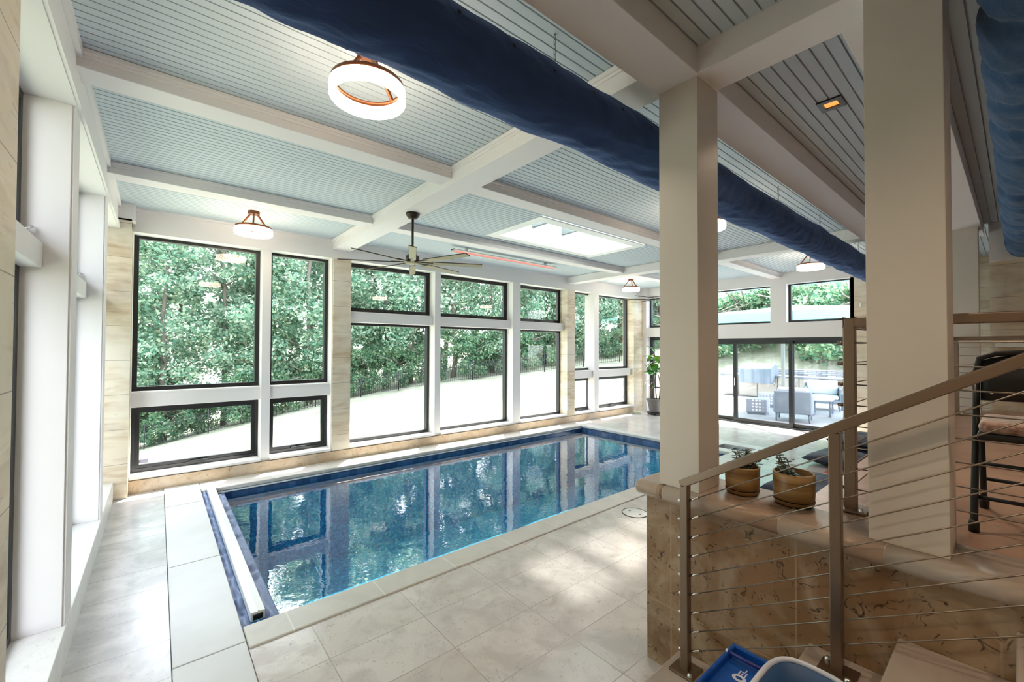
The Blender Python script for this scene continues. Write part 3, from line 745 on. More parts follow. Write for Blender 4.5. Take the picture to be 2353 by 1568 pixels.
# ---------------- ceiling fans
def make_fan():
    root = empty('ceiling_fan')
    b = MB(); b.lathe([(0, .605), (.085, .605), (.083, .585), (.055, .545), (.025, .532), (0, .53)], seg=24); b.build('ceiling_canopy', M['fan'], root)
    b = MB(); b.tube([(0, 0, .11), (0, 0, .54)], .014, 12); b.build('downrod', M['fan'], root)
    b = MB(); b.lathe([(0, .135), (.03, .135), (.03, .10), (.055, .10), (.055, .075), (.082, .075), (.085, .0), (.0, .0)], seg=28); b.build('motor_housing', M['fan'], root)
    b = MB(); b.lathe([(0, -.02), (.07, -.017), (.10, -.002), (.0, .0)], seg=28); b.build('hub_cap', M['fan_underlit'], root)
    a0 = math.atan2(-4.77, -2.39)
    for k in range(8):
        a = a0 + k*math.pi/4
        mx = Matrix.Rotation(a, 4, 'Z')
        b = MB(); tilt = Matrix.Rotation(R(-14), 4, 'X')
        b.box(.20, .86, -.042, .042, -.004, .004, None, mtx=mx @ tilt); bl = b.build('fan_blade', M['fan'], root)
        bb = MB(); bb.box(.20, .855, -.038, .038, -.0055, -.0042, None, mtx=mx @ tilt); bb.build('blade_underside_lit', M['fan_underlit'], bl)  # thin strip that carries the reflected light as colour
        bb = MB(); bb.box(.07, .25, -.022, .022, -.006, .006, None, mtx=mx); bb.build('blade_bracket', M['fan'], bl)
    return root
fan = make_fan()
fan.location = (2.39, 4.77, 2.95); tag(fan, 'dark bronze eight-blade ceiling fan hanging from the white cross beam', 'ceiling fan', 'ceiling fans')
f2 = copy_tree(fan); f2.location = (8.165, 4.77, 2.95); f2.rotation_euler = (0, 0, R(20)); tag(f2, 'far ceiling fan half hidden behind the slim column', 'ceiling fan', 'ceiling fans')

# strip heater
root = empty('strip_heater', (5.3, 6.44, 3.62)); tag(root, 'long slim ceiling heater with a pink glowing tube above the windows', 'heater')
b = MB(); b.box(-1.3, 1.3, -.05, .05, .025, .045); b.box(-1.3, 1.3, .04, .05, -.0, .045); b.box(-1.3, -1.29, -.05, .05, 0, .045); b.box(1.29, 1.3, -.05, .05, 0, .045); b.build('reflector', M['paint'], root)
b = MB(); b.tube([(-1.27, 0, .012), (1.27, 0, .012)], .009, 8); b.build('tube', M['heat'], root)
for x in (-1, 1):
    b = MB(); b.box(x-.02, x+.02, -.02, .02, .045, .1); b.build('bracket', M['paint'], root)
# recessed downlights: amber one real, the four out of view added for warm light
DL = [((3.55, .81), 'small black rectangular recessed light glowing amber in the platform ceiling'),
      ((1.35, -.9), 'added unseen black recessed light in the ceiling over the steps'), ((4.4, -1.3), 'added unseen black recessed light in the ceiling over the middle of the platform'),
      ((6.8, -1.3), 'added unseen black recessed light in the ceiling over the far end of the platform'), ((.4, .4), 'added unseen black recessed light in the ceiling left of the steps')]
for (lx_, ly_), lb in DL:
    root = empty('recessed_light', (lx_, ly_, ZP-.012)); tag(root, lb, 'recessed light', 'recessed lights in the platform ceiling')
    b = MB(); b.box(-.08, .08, -.07, -.04, 0, .011); b.box(-.08, .08, .04, .07, 0, .011); b.box(-.08, -.042, -.04, .04, 0, .011); b.box(.042, .08, -.04, .04, 0, .011); b.build('trim_plate', M['black'], root)
    b = MB(); b.quad([(-.042, -.04, .009), (.042, -.04, .009), (.042, .04, .009), (-.042, .04, .009)]); b.build('lamp', M['amber'], root)
    ld = bpy.data.lights.new('downlight', 'SPOT'); ld.energy = 13; ld.color = (1, .74, .52); ld.spot_size = R(140); ld.spot_blend = .9; ld.shadow_soft_size = .06
    lo = bpy.data.objects.new('downlight', ld); COL.objects.link(lo); lo.location = (lx_, ly_, ZP-.03)

# ---------------- two succulent pots on the platform coping
def leaf(b, base, d, L, w, up=Vector((0, 0, 1)), curl=.25, mt=None, n_=5, fold=.15, prof=None):
    d = d.normalized(); side = d.cross(up)
    if side.length < .05: side = Vector((1, 0, 0))
    side.normalize(); nn_ = side.cross(d).normalized(); rows = []
    for i in range(n_+1):
        t = i/n_; ww = w*(prof(t) if prof else math.sin(math.pi*min(.98, .06+t*.92))**.7)
        c = base + d*L*t - nn_*curl*L*t*t
        rows.append([b.bm.verts.new(c-side*ww+nn_*fold*ww), b.bm.verts.new(c), b.bm.verts.new(c+side*ww+nn_*fold*ww)])
    fs = []
    for A, B in zip(rows, rows[1:]):
        for k in range(2):
            f = b.bm.faces.new((A[k], A[k+1], B[k+1], B[k])); f.smooth = True; fs.append(f)
    b._mi(fs, mt)
def succulent(loc, s, label, seed, lean):
    rnd = random.Random(seed)
    root = empty('potted_succulent', loc); tag(root, label, 'potted plant', 'potted succulents on the platform coping')
    b = MB(); r = .088*s
    b.lathe([(0, .0), (r*.80, 0), (r*.93, .006), (r*1.0, .022), (r*1.01, .026)], seg=48); b.build('saucer', M['pot1'], root)
    b = MB(); b.lathe([(r*.9, .026), (r*.975, .03), (r*1.0, .06), (r*1.02, .15*s), (r*1.0, .157*s), (r*.93, .157*s), (r*.91, .15*s), (r*.90, .115*s), (0, .115*s)], seg=48); b.build('pot', M['pot1'], root)
    b = MB(); b.lathe([(0, .12*s), (r*.90, .119*s)], seg=32); b.build('soil', M['soil'], root)
    b = MB()
    for q in range(6):
        a = rnd.uniform(0, 6.28); base = Vector((math.cos(a)*r*.3+lean[0]*.2, math.sin(a)*r*.3+lean[1]*.2, .118*s))
        tip = base + Vector((math.cos(a)*.05+lean[0], math.sin(a)*.05+lean[1], rnd.uniform(.06, .115)))
        b.tube([base, (base+tip)/2+Vector((0, 0, .01)), tip], .003, 6, M['stem'])
        for j in range(5):
            t = .35+.65*j/4; p = base.lerp(tip, t); aa = rnd.uniform(0, 6.28)
            for h in (0, math.pi):
                leaf(b, p, Vector((math.cos(aa+h), math.sin(aa+h), .35)), rnd.uniform(.026, .042), .010, mt=M['succ'], curl=.2)
    for q in range(7):
        a = q*.9; leaf(b, Vector((math.cos(a)*r*.3, math.sin(a)*r*.3, .118*s)), Vector((math.cos(a), math.sin(a), .5)), .06, .02, mt=M['succ'], curl=.1)
    o = b.build('plant', None, root, norm=False); so = o.modifiers.new('s', 'SOLIDIFY'); so.thickness = .0025
    return root
succulent((2.535, 1.005, PZ), .98, 'brown glazed pot with a leggy succulent on the stone coping, next to the slim column', 3, (.03, -.02))
succulent((2.565, .762, PZ), 1.06, 'brown glazed pot with a succulent on the stone coping, nearer the railing post', 9, (.0, .0))

# ---------------- fiddle leaf fig in the far corner
root = empty('potted_fig', (10.98, 6.72, 0)); tag(root, 'tall fiddle-leaf fig in a ribbed grey pot on a wheeled caddy by the corner window', 'potted plant')
b = MB(); b.lathe([(0, .045), (.21, .045), (.225, .055), (.225, .072), (.2, .06), (0, .06)], seg=40); ca = b.build('plant_caddy', M['blackmetal'], root)
for k in range(4):
    a = k*math.pi/2+.5; bb = MB(); bb.tube([(math.cos(a)*.17-.012, math.sin(a)*.17, .024), (math.cos(a)*.17+.012, math.sin(a)*.17, .024)], .022, 14); bb.build('caster', M['blackplastic'], ca)
b = MB(); pr = [(0, .062), (.13, .062)]
for i in range(22): pr.append((.135+.075*i/21+(.006 if i % 2 else -.002), .07+.34*i/21))
pr += [(.235, .42), (.238, .455), (.215, .458), (.21, .43), (0, .43)]
b.lathe(pr, seg=48); b.build('pot', M['greypot'], root)
b = MB(); b.lathe([(0, .433), (.205, .432)], seg=24); b.build('soil', M['soil'], root)
b = MB(); st_ = [((0, .02, .43), (-.02, .03, 1.0), (.0, 0, 1.75)), ((.05, -.02, .43), (.03, .0, .95), (.02, -.03, 1.55)), ((.02, -.13, .43), (.03, -.16, .85), (.0, -.12, 1.15)), ((-.05, .06, .43), (-.06, .09, .7), (-.05, .08, 1.05))]
for s_ in st_: b.tube([Vector(q) for q in s_], .016, 8, rs=[.02, .016, .010])
b.build('stem', M['stem'], root)
figprof = lambda t: (.35+.65*math.sin(math.pi*min(1, .1+t*.8)))*(1 if t < .85 else max(.12, (1-t)/.15))*(1 if t > .12 else .3+t*5)
rnd = random.Random(5)
def figleaf(base, d, L, w):
    b = MB(); leaf(b, Vector(base), Vector(d), L, w, curl=.35, n_=9, fold=.22, prof=figprof)
    for v in b.bm.verts: v.co.z += noise.noise(v.co*9)*.02
    o = b.build('leaf', M['fig'], root, norm=False)
for i in range(24):
    a = i*2.4; z = 1.15+.62*(i/24); L = rnd.uniform(.26, .36)
    figleaf((math.cos(a)*.02, math.sin(a)*.02, z), (math.cos(a), math.sin(a), rnd.uniform(-.5, .45)), L, L*.33)
for p, d, L in (((-.06, .08, 1.0), (-.3, .9, -.4), .26), ((.02, -.12, 1.05), (.2, -1, .3), .24), ((.0, -.12, .9), (.1, -.9, -.4), .24), ((-.02, .05, .92), (-.4, .7, -.6), .25), ((0, -.05, .85), (.1, .9, -.3), .2), ((0, 0, 1.8), (-.1, .5, .7), .30)):
    figleaf(p, d, L, L*.33)
b = MB(); leaf(b, Vector((10.72, 7.0, .02)), Vector((-.4, .8, .12)), .26, .085, n_=8, prof=figprof, curl=.2)
o = b.build('fallen_leaf', M['fig'], norm=False); tag(o, 'fallen dark green leaf lying on the floor left of the fig pot', 'leaf')

# ---------------- folding chair on the platform
root = empty('folding_chair', (3.04, -.08, PZ), 0); tag(root, 'black folding chair with a pinkish velvet seat cushion behind the railing', 'chair')
for s in (-1, 1):
    y = s*.215
    b = MB(); b.tube([(-.24, y, .012), (-.235, y, .04), (.02, y, .50), (.085, y, .70)], .0135, 10); b.build('frame_tube', M['blackmetal'], root)
    b = MB(); b.tube([(.22, y*.93, .012), (.19, y*.93, .08), (.0, y*.93, .43)], .0125, 10); b.build('rear_leg', M['blackmetal'], root)
    for x_, yy in ((-.24, y), (.22, y*.93)):
        bb = MB(); bb.lathe([(0, 0), (.018, 0), (.019, .035), (.014, .05), (0, .05)], (x_, yy, 0), 14); bb.build('foot', M['blackplastic'], root)
b = MB(); pts = [(.085, -.215, .70), (.10, -.205, .765), (.107, -.15, .79), (.109, 0, .80), (.107, .15, .79), (.10, .205, .765), (.085, .215, .70)]
b.tube(pts, .013, 10); b.build('frame_top', M['blackmetal'], root)
b = MB(); nx = 12; g = []
for i in range(nx+1):
    y = -.2+.4*i/nx; cx_ = .02*(1-(y/.2)**2); top = .785-.03*(abs(y)/.2)**3
    g.append([b.bm.verts.new((.045+cx_, y, .565)), b.bm.verts.new((.10+cx_, y, top))])
for A, B in zip(g, g[1:]):
    f = b.bm.faces.new((A[0], B[0], B[1], A[1])); f.smooth = True
o = b.build('backrest', M['blackplastic'], root); so = o.modifiers.new('s', 'SOLIDIFY'); so.thickness = .016
for s in (-1, 1):
    bb = MB(); bb.lathe([(0, .004), (.006, .003), (.008, 0)], seg=10); q = bb.build('rivet', M['chrome'], o); q.rotation_euler = (0, R(-100), 0); q.location = (.052, s*.165, .60)
b = MB(); b.box(-.22, .17, -.205, .205, .405, .435, bev=.012); b.build('seat', M['blackplastic'], root)
b = MB(); b.box(-.215, .16, -.20, .20, .436, .49, bev=.026); o = b.build('seat_cushion', M['velvet'], root)
for s in (-1, 1):
    for q in (-.13,):
        pass
for (x_, z_) in ((-.17, .14), (.165, .16), (.14, .24)):
    b = MB(); b.tube([(x_, -.21, z_), (x_, .21, z_)], .009, 8); b.build('crossbar', M['blackmetal'], root)
# ---------------- cushions and mat on the pool deck behind the platform
def pillow(name, loc, size, rz, label, seed):
    b = MB(); n_ = 26; sx, sy, sz = size
    for sgn in (1, -1):
        g = []
        for i in range(n_+1):
            row = []
            for j in range(n_+1):
                u, v = i/n_*2-1, j/n_*2-1
                e = max(0, (1-abs(u)**3))*max(0, (1-abs(v)**3))
                h = sz*.5*(e**.42)*(1-.25*abs(math.sin(u*math.pi*1.5)*math.sin(v*math.pi*1.0)))
                h += noise.noise(Vector((u*4+seed, v*4, sgn)))*.02*e
                k = 1-.05*(1-abs(u*v))
                row.append(b.bm.verts.new((u*sx/2*k, v*sy/2*k, sz*.5+sgn*h)))
            g.append(row)
        for i in range(n_):
            for j in range(n_):
                q = (g[i][j], g[i+1][j], g[i+1][j+1], g[i][j+1]); f = b.bm.faces.new(q if sgn > 0 else q[::-1]); f.smooth = True
    bmesh.ops.remove_doubles(b.bm, verts=b.bm.verts[:], dist=.0005)
    o = b.build(name, M['cushion']); o.location = loc; o.rotation_euler = (0, 0, rz)
    tag(o, label, 'cushion', 'navy cushions on the pool deck')
pillow('floor_cushion', (6.55, 1.72, .0), (1.25, .75, .22), R(-8), 'navy blue floor cushion on the deck, just behind the brown pots', 1)
pillow('floor_cushion', (8.75, 1.78, .0), (1.3, .95, .22), R(-6), 'navy blue floor cushion on the deck left of the tall railing post, lower of two', 2)
pillow('floor_cushion', (9.6, 1.70, .20), (1.2, .8, .2), R(-12), 'navy blue cushion piled on another floor cushion behind the railing post', 3)
root = empty('floor_mat', (7.62, 1.55, .001)); tag(root, 'pale mauve mat with a red end band lying between navy cushions', 'mat')
b = MB(); b.box(-.42, .18, -.45, .38, 0, .012); b.build('mat_field', M['mat'], root)
b = MB(); b.box(.18, .45, -.45, .38, 0, .013); b.build('red_band', M['red'], root)

# ---------------- tote and basket on the stairs
root = empty('storage_tote', (1.772, .742, .3545)); tag(root, 'bright blue plastic tote with a dark blue carry handle and pale emblem on the steps', 'tote')
b = MB(); x, y, h = .20, .078, .235; t = .008
b.box(-x, x, -y, -y+t, 0, h, bev=.003); b.box(-x, x, y-t, y, 0, h, bev=.003); b.box(-x, -x+t, -y, y, 0, h, bev=.003); b.box(x-t, x, -y, y, 0, h, bev=.003)
b.box(-x, x, -y, y, h-.035, h-.028); b.box(-x, x, -y, y, 0, .01)
b.build('body', M['plasticblue'], root)
b = MB(); b.box(-x-.008, x+.008, -y-.008, -y+.006, h-.012, h+.004, bev=.004); b.box(-x-.008, x+.008, y-.006, y+.008, h-.012, h+.004, bev=.004); b.box(-x-.008, -x+.006, -y, y, h-.012, h+.004, bev=.004); b.box(x-.006, x+.008, -y, y, h-.012, h+.004, bev=.004)
b.build('rim', M['plasticblue'], root)
b = MB(); b.tube([(.137, -y, h-.0), (.137, y, h-.0)], .0085, 14); hd = b.build('handle', M['plasticdark'], root)
for s in (-1, 1):
    bb = MB(); bb.tube([(.137, s*y*.98, h), (.137, s*(y+.007), h)], .0105, 14); bb.build('handle_end', M['plasticwhite'], hd)
b = MB(); zz = h-.0268
for k in range(24):
    a0, a1 = 2*math.pi*k/24, 2*math.pi*(k+1)/24
    b.quad([(.055+.022*math.cos(a), .026*math.sin(a), zz) if r_ else (.055+.009*math.cos(a), .013*math.sin(a), zz) for a, r_ in ((a0, 0), (a0, 1), (a1, 1), (a1, 0))])
for q in ((.022, .052, -.016, -.011), (.022, .052, .008, .013), (.047, .052, -.012, .010), (.03, .042, -.004, .002), (.055, .072, -.008, -.003)):
    b.quad([(q[0]+.05, q[2], zz+.0003), (q[1]+.05, q[2], zz+.0003), (q[1]+.05, q[3], zz+.0003), (q[0]+.05, q[3], zz+.0003)])
b.build('emblem', M['plasticwhite'], root)
root = empty('laundry_basket', (1.67, .48, .5395)); tag(root, 'muted blue basket with a thick pale rim on the steps beside the bright tote', 'basket')
b = MB(); rings = []
def rr_(sx, sy, z, n_=40, p_=3.2):
    out = []
    for k in range(n_):
        a = 2*math.pi*k/n_; c, s = math.cos(a), math.sin(a)
        out.append(Vector((sx*math.copysign(abs(c)**(2/p_), c), sy*math.copysign(abs(s)**(2/p_), s), z)))
    return out
prev = None
for (sx, sy, z) in ((.155, .10, .002), (.165, .11, .05), (.185, .125, .185), (.178, .118, .185), (.158, .104, .05), (.15, .095, .012)):
    ring = [b.bm.verts.new(p) for p in rr_(sx, sy, z)]
    if prev:
        for k in range(40):
            f = b.bm.faces.new((prev[k], prev[(k+1) % 40], ring[(k+1) % 40], ring[k])); f.smooth = True
    else: b.bm.faces.new(ring[::-1])
    prev = ring
b.bm.faces.new(prev)
b.build('body', M['plasticmid'], root)
b = MB(); q = rr_(.188, .128, .19); q.append(q[0]); b.tube(q, .0095, 10, cap=False); b.build('rim', M['plasticwhite'], root)

# small wall fittings
b = MB(); b.box(11.438, 11.45, 2.12, 2.16, 2.80, 2.88, bev=.003); tag(b.build('wall_switch', M['skywhite']), 'small white switch plate on the orange stone pier right of the high windows', 'switch')
b = MB(); b.box(8.585, 8.6, -.06, .2, 1.93, 1.99, bev=.003); tag(b.build('wall_vent', M['skywhite']), 'white rectangular plate on the stone wall behind the folding chair', 'wall plate')

# ================================================================== outdoors
def ground_z(x, y):
    z = .6728-.0283*x-.13541*y+.006985*x*y
    if y < 9: z = max(z, -.4) if x < 12 else z
    return max(min(z, 2.0+.04*(x-20)), -5)
b = MB(); g = []
X0, X1, Y0, Y1, nx_, ny_ = -40, 62, 8.02, 70, 80, 50
for i in range(nx_+1):
    row = []
    for j in range(ny_+1):
        x = X0+(X1-X0)*i/nx_; y = Y0+(Y1-Y0)*(j/ny_)**1.5
        row.append(b.bm.verts.new((x, y, ground_z(x, y)-.12+noise.noise(Vector((x*.3, y*.3, 0)))*.12)))
    g.append(row)
for i in range(nx_):
    for j in range(ny_):
        f = b.bm.faces.new((g[i][j], g[i+1][j], g[i+1][j+1], g[i][j+1])); f.smooth = True
tag(b.build('lawn', M['grass']), 'sunny lawn sloping up to the right outside the windows', 'lawn', kind='stuff')
b = MB(); b.quad([(-40, -10, -.5), (-1.1, -10, -.5), (-1.1, 8.0, -.5), (-40, 8.0, -.5)]); tag(b.build('side_lawn', M['grass']), 'lawn outside the left side windows', 'lawn', kind='stuff')
b = MB(); b.box(11.77, 24, -6, 8.6, -.4, -.05); tag(b.build('patio', M['patio']), 'pale paved patio outside the sliding door', 'patio', kind='structure')
b = MB(); g = []
for i in range(30):
    row = []
    for j in range(30):
        x = 24+i*1.3; y = -16+j*1.5
        row.append(b.bm.verts.new((x, y, -.4+min(9, max(0, x-24.5)*.36)+noise.noise(Vector((x*.2, y*.2, 3)))*.5)))
    g.append(row)
for i in range(29):
    for j in range(29):
        f = b.bm.faces.new((g[i][j], g[i+1][j], g[i+1][j+1], g[i][j+1])); f.smooth = True
tag(b.build('hillside', M['grass']), 'green bank rising behind the patio', 'hillside', kind='stuff')

# fence along the lawn
fpts = [(-22, 36), (-10, 33.5), (-.5, 30.5), (10.7, 28.9), (21, 21.5), (30, 18.5), (38, 17)]
root = empty('iron_fence', (0, 0, 0)); tag(root, 'long black iron picket fence between lawn and woods', 'fence')
for (xa, ya), (xb, yb) in zip(fpts, fpts[1:]):
    L = math.hypot(xb-xa, yb-ya); n_ = max(1, int(L/2.4))
    for i in range(n_):
        t0, t1 = i/n_, (i+1)/n_
        p0 = Vector((xa+(xb-xa)*t0, ya+(yb-ya)*t0, 0)); p1 = Vector((xa+(xb-xa)*t1, ya+(yb-ya)*t1, 0))
        p0.z = ground_z(p0.x, p0.y)-.1; p1.z = ground_z(p1.x, p1.y)-.1
        b = MB()
        for h in (.15, 1.05, 1.22): b.tube([p0+Vector((0, 0, h)), p1+Vector((0, 0, h))], .016, 4)
        for k in range(1, 18):
            p = p0.lerp(p1, k/18); b.tube([p+Vector((0, 0, .08)), p+Vector((0, 0, 1.28))], .011, 4)
        b.build('fence_panel', M['blackmetal'], root)
        b = MB(); b.tube([p0, p0+Vector((0, 0, 1.4))], .035, 4); b.build('fence_post', M['blackmetal'], root)

# trees
def foliage_mesh(name, seed, crown, nclump, nleaf, ls, mt):
    rnd = random.Random(seed); b = MB()
    for c in range(nclump):
        cx_, cy_, cz_, cr_ = crown(rnd)
        for k in range(nleaf):
            d = Vector((rnd.gauss(0, 1), rnd.gauss(0, 1), rnd.gauss(0, .75)))
            d = d.normalized()*cr_*rnd.random()**.45
            p = Vector((cx_, cy_, cz_))+d
            n_ = Vector((rnd.gauss(0, 1), rnd.gauss(0, 1), rnd.gauss(0, 1)+.8)).normalized(); u = n_.orthogonal().normalized()
            u = Matrix.Rotation(rnd.uniform(0, 6.28), 3, n_) @ u; v = n_.cross(u); s = ls*rnd.uniform(.6, 1.3)
            b.quad([p-u*s, p-v*s*.55, p+u*s, p+v*s*.55])
    me = bpy.data.meshes.new(name); b.bm.to_mesh(me); b.bm.free(); me.materials.append(mt); return me
def crownA(r):
    z = r.uniform(1.5, 15); w = 3.2*(1-abs(z-7)/13)**.6; a = r.uniform(0, 6.28); q = r.random()**.5*w
    return math.cos(a)*q, math.sin(a)*q, z, r.uniform(.6, 1.1)
def crownB(r):
    z = r.uniform(4, 17); w = 2.8*(1-abs(z-10)/11)**.5; a = r.uniform(0, 6.28); q = r.random()**.5*w
    return math.cos(a)*q, math.sin(a)*q, z, r.uniform(.5, 1.0)
def crownC(r):
    z = r.uniform(.3, 3.2); w = 2.0*(1-z/4.2)**.5; a = r.uniform(0, 6.28); q = r.random()**.5*w
    return math.cos(a)*q, math.sin(a)*q, z, r.uniform(.4, .7)
FM = [foliage_mesh('foliage_maple', 1, crownA, 90, 160, .145, M['leafA']), foliage_mesh('foliage_oak', 2, crownB, 74, 150, .14, M['leafB']), foliage_mesh('foliage_shrub', 3, crownC, 48, 120, .11, M['leafC'])]
def trunk_mesh(h, r, seed):
    rnd = random.Random(seed); b = MB(); x = y = 0; pts, rs = [], []
    for i in range(7):
        t = i/6; pts.append((x, y, h*t-.5)); rs.append(r*(1-.75*t)); x += rnd.uniform(-.2, .2); y += rnd.uniform(-.2, .2)
    b.tube(pts, r, 8, rs=rs)
    for k in range(9):
        z = h*rnd.uniform(.25, .85); a = rnd.uniform(0, 6.28); L = rnd.uniform(1.2, 2.8)
        b.tube([(0, 0, z), (math.cos(a)*L*.5, math.sin(a)*L*.5, z+L*.3), (math.cos(a)*L, math.sin(a)*L, z+L*.45)], .05, 5, rs=[.07, .045, .02])
    me = bpy.data.meshes.new('trunk'); b.bm.to_mesh(me); b.bm.free(); me.materials.append(M['bark']); return me
TM = [trunk_mesh(15, .26, 1), trunk_mesh(16, .20, 2), trunk_mesh(2.5, .06, 3)]
LBL = ['dense maple tree, leafy down to the ground, growing beyond the iron fence', 'tall oak tree with a bare lower trunk growing beyond the iron fence', 'low leafy shrub growing along the woods edge beyond the lawn']
GRP = ['leafy maple trees beyond the fence', 'tall oaks beyond the fence', 'shrubs along the edge of the woods']
CAT = ['tree', 'tree', 'shrub']; NM = ['maple_tree', 'oak_tree', 'woodland_shrub']
def plant(kind, x, y, z, s, a, lb=None, gp=None):
    root = empty(NM[kind], (x, y, z), a); root.scale = (s, s, s*random.uniform(.9, 1.1)); tag(root, lb or LBL[kind], CAT[kind], gp or GRP[kind])
    for nm, me in (('foliage', FM[kind]), ('trunk', TM[kind])):
        o = bpy.data.objects.new(nm, me); COL.objects.link(o); o.parent = root
rnd = random.Random(11)
def along(t):
    t = max(0, min(.9999, t)); n_ = len(fpts)-1; i = int(t*n_); f_ = t*n_-i
    return fpts[i][0]+(fpts[i+1][0]-fpts[i][0])*f_, fpts[i][1]+(fpts[i+1][1]-fpts[i][1])*f_
for i in range(26):      # front row
    x, y = along((i+.5)/26); x += rnd.uniform(-.6, .6)+1.2; y += rnd.uniform(2.5, 4.5)
    plant(0 if i % 3 else 1, x, y, ground_z(x, y)-.2, rnd.uniform(.8, 1.1), rnd.uniform(0, 6))
for i in range(24):
    x, y = along((i+.5)/24); x += rnd.uniform(-1, 1)+3; y += rnd.uniform(7.5, 10)
    plant(1 if i % 3 else 0, x, y, ground_z(x, y)-.2, rnd.uniform(1.1, 1.35), rnd.uniform(0, 6))
for i in range(34):
    x, y = along((i+.5)/34); x += rnd.uniform(-.5, .5)+.4; y += rnd.uniform(1.8, 3.0)
    plant(2, x, y, ground_z(x, y)-.1, rnd.uniform(.6, 1.0), rnd.uniform(0, 6))
for i in range(12):       # trees outside the left wall, unseen row thickened to dim the left side
    plant(0, -9-rnd.uniform(0, 6), -3+i*2.2, -.5, .9, rnd.uniform(0, 6), 'unseen maple tree outside the left side windows, row thickened to dim the light', 'maple trees outside the left wall')
for i in range(11):      # bank behind the patio
    x = 28+rnd.uniform(0, 3); y = -9+i*2.3
    plant(2, x, y, -.4+(x-24.5)*.36, 1.35, rnd.uniform(0, 6), 'bushy shrub on the bank behind the patio', 'shrubs on the bank behind the patio')
for i in range(7):
    x = 44+rnd.uniform(0, 5); y = -6+i*4.2
    plant(0, x, y, 3.0, .62, rnd.uniform(0, 6), 'maple tree on the bank behind the patio', 'maple trees on the bank behind the patio')

# ---------------- patio furniture
PT = -.05
def ottoman(loc, rz, lb):
    root = empty('ottoman', loc, rz); tag(root, lb, 'ottoman', 'dotted cube ottomans on the patio')
    b = MB(); b.box(-.27, .27, -.27, .27, .06, .46, bev=.02); b.build('cover', M['wickerlight'], root)
    b = MB(); b.box(-.24, .24, -.24, .24, 0, .06); b.build('plinth', M['wicker'], root)
ottoman((13.9, 5.05, PT), R(10), 'dotted cube ottoman on the patio, nearest the sliding door')
ottoman((15.9, 5.45, PT), R(10), 'dotted cube ottoman on the patio, behind the other ottoman')
def armchair(loc, rz, lb, w=.40):
    root = empty('patio_armchair', loc, rz); tag(root, lb, 'armchair', 'grey woven patio armchairs')
    b = MB(); b.box(-.36, .36, -w, w, .24, .34, bev=.02); b.build('seat_base', M['wicker'], root)
    b = MB(); b.box(-.42, -.34, -w-.02, w+.02, .22, .82, bev=.025); b.build('backrest', M['wicker'], root)
    for s in (-1, 1):
        b = MB(); b.box(-.38, .36, s*w-.04, s*w+.04, .24, .70, bev=.025); b.build('armrest', M['wicker'], root)
    b = MB(); b.box(-.33, .35, -w+.05, w-.05, .345, .47, bev=.04); b.build('seat_cushion', M['outcush'], root)
    b = MB(); b.box(-.335, -.18, -w+.05, w-.05, .47, .92, bev=.05); b.build('back_cushion', M['outcush'], root)
    for sx in (-.34, .32):
        for sy in (-w+.04, w-.04):
            b = MB(); b.tube([(sx, sy, .24), (sx*1.06, sy*1.04, 0)], .03, 8, rs=[.032, .02]); b.build('leg', M['wicker'], root)
armchair((13.35, 3.95, PT), R(12), 'grey woven patio armchair seen from behind, just outside the sliding door')
armchair((16.6, 4.1, PT), R(195), 'grey patio armchair facing the room, behind the low table', .46)
armchair((14.6, 2.62, PT), R(40), 'grey woven patio armchair at the right edge of the sliding door')
root = empty('patio_table', (15.0, 3.72, PT), R(8)); tag(root, 'low pale patio table on sled legs between the armchairs', 'table')
b = MB(); b.box(-.45, .45, -.28, .28, .46, .50, bev=.008); b.build('table_top', M['outcush'], root)
for s in (-1, 1):
    b = MB(); sqbar(b, (-.4, s*.22, .46), (-.3, s*.22, .02), .04); sqbar(b, (.4, s*.22, .46), (.3, s*.22, .02), .04); sqbar(b, (-.32, s*.22, .02), (.32, s*.22, .02), .04); b.build('leg', M['wicker'], root)
# outdoor kitchen
root = empty('outdoor_kitchen', (18.6, 5.8, PT)); tag(root, 'stainless outdoor kitchen cabinets with a dark stone top beyond the ottomans', 'outdoor kitchen')
for i in range(7):
    y = 2.4-i*.72
    b = MB(); b.box(0, .6, y-.70, y, .02, .84, bev=.004); cb = b.build('cabinet', M['stainless'], root)
    bb = MB(); bb.box(-.02, 0, y-.68, y-.02, .08, .80 if i != 3 else .5, bev=.004); dd = bb.build('cabinet_door', M['stainless'], cb)
    bb = MB(); bb.tube([(-.045, y-.60, .5), (-.045, y-.60, .7)], .01, 6); bb.build('handle', M['chrome'], dd)
b = MB(); b.box(-.06, .7, -2.7, 2.45, .845, .90, bev=.01); b.build('worktop', M['cover'], root)
b = MB(); b.box(19.35, 19.74, 1.8, 7.9, PT, 1.08); tag(b.build('stone_retaining_wall', M['rubble']), 'low stacked-stone wall behind the outdoor kitchen', 'stone wall', kind='structure')
b = MB(); b.box(19.8, 20.7, 3.2, 4.1, PT, 1.45); b.box(19.75, 20.75, 3.15, 4.15, 1.451, 1.53); o = b.build('stone_pillar'); o.data.materials.append(M['rubble']) if not o.data.materials else None
tag(o, 'square stacked-stone pillar at the right of the patio', 'stone pillar')
for p in o.data.polygons: pass
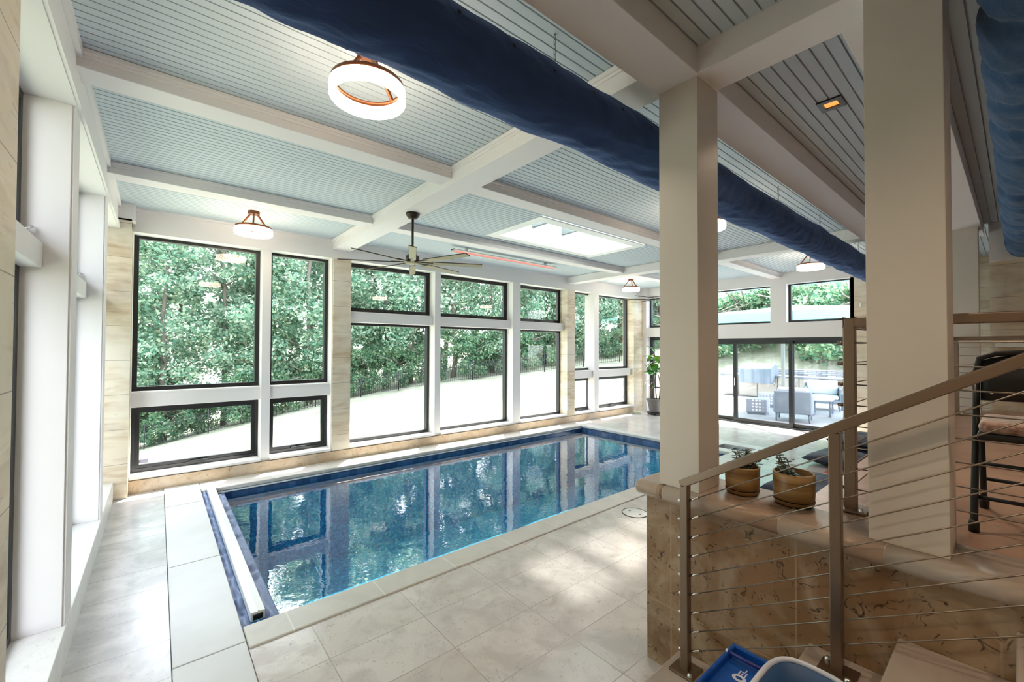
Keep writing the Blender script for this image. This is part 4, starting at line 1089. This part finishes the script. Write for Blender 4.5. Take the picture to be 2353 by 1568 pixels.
# covered grill
root = empty('covered_grill', (18.75, 6.75, PT+.902)); tag(root, 'grill under a draped grey-blue cover on the outdoor kitchen counter', 'grill')
b = MB(); g = []
prof_ = [(-.34, -.0), (-.36, .18), (-.22, .36), (-.05, .45), (.22, .45), (.34, .3), (.36, .0)]
for j in range(25):
    y = -.62+1.24*j/24; e = 1 if .04 < j/24 < .96 else .93; row = []
    for k, (x, z) in enumerate(prof_):
        nn_ = noise.noise(Vector((x*3, y*6, z*3)))*.05
        row.append(b.bm.verts.new((x*e*(1+nn_)-.12, y, z*e+nn_*.4-(.32 if z == 0 and x < 0 else 0))))
    g.append(row)
for A, B in zip(g, g[1:]):
    for k in range(len(prof_)-1):
        f = b.bm.faces.new((A[k], A[k+1], B[k+1], B[k])); f.smooth = True
b.bm.faces.new(g[0]); b.bm.faces.new(g[-1][::-1])
b.build('grill_cover', M['cover'], root)
# cantilever umbrella
root = empty('patio_umbrella', (17.0, 5.35, PT)); tag(root, 'teal patio umbrella on a grey mast, seen through the high windows', 'umbrella')
b = MB(); b.box(-.05, .05, -.05, .05, 0, 3.3); b.build('mast', M['umbpole'], root)
b = MB(); b.box(-.45, .45, -.45, .45, 0, .08, bev=.01); b.build('base', M['umbpole'], root)
b = MB(); hx = 2.5; c_ = (-.9, -.6)
ring_ = [(c_[0]-hx, c_[1]-hx), (c_[0]+hx, c_[1]-hx), (c_[0]+hx, c_[1]+hx), (c_[0]-hx, c_[1]+hx)]
ap = (c_[0], c_[1], 3.38)
for i in range(4):
    p, q = ring_[i], ring_[(i+1) % 4]
    b.bm.faces.new([b.bm.verts.new(v) for v in ((*p, 3.02), (*q, 3.02), ap)]); b.quad([(*p, 2.76), (*q, 2.76), (*q, 3.02), (*p, 3.02)])
o = b.build('canopy', M['teal'], root); so = o.modifiers.new('s', 'SOLIDIFY'); so.thickness = .01
for i in range(4):
    b = MB(); b.tube([(c_[0], c_[1], 3.30), (ring_[i][0], ring_[i][1], 2.98)], .018, 6); b.build('rib', M['umbpole'], root)
b = MB(); sqbar(b, (0, 0, 3.28), (c_[0], c_[1], 3.30), .06); b.build('arm', M['umbpole'], root)
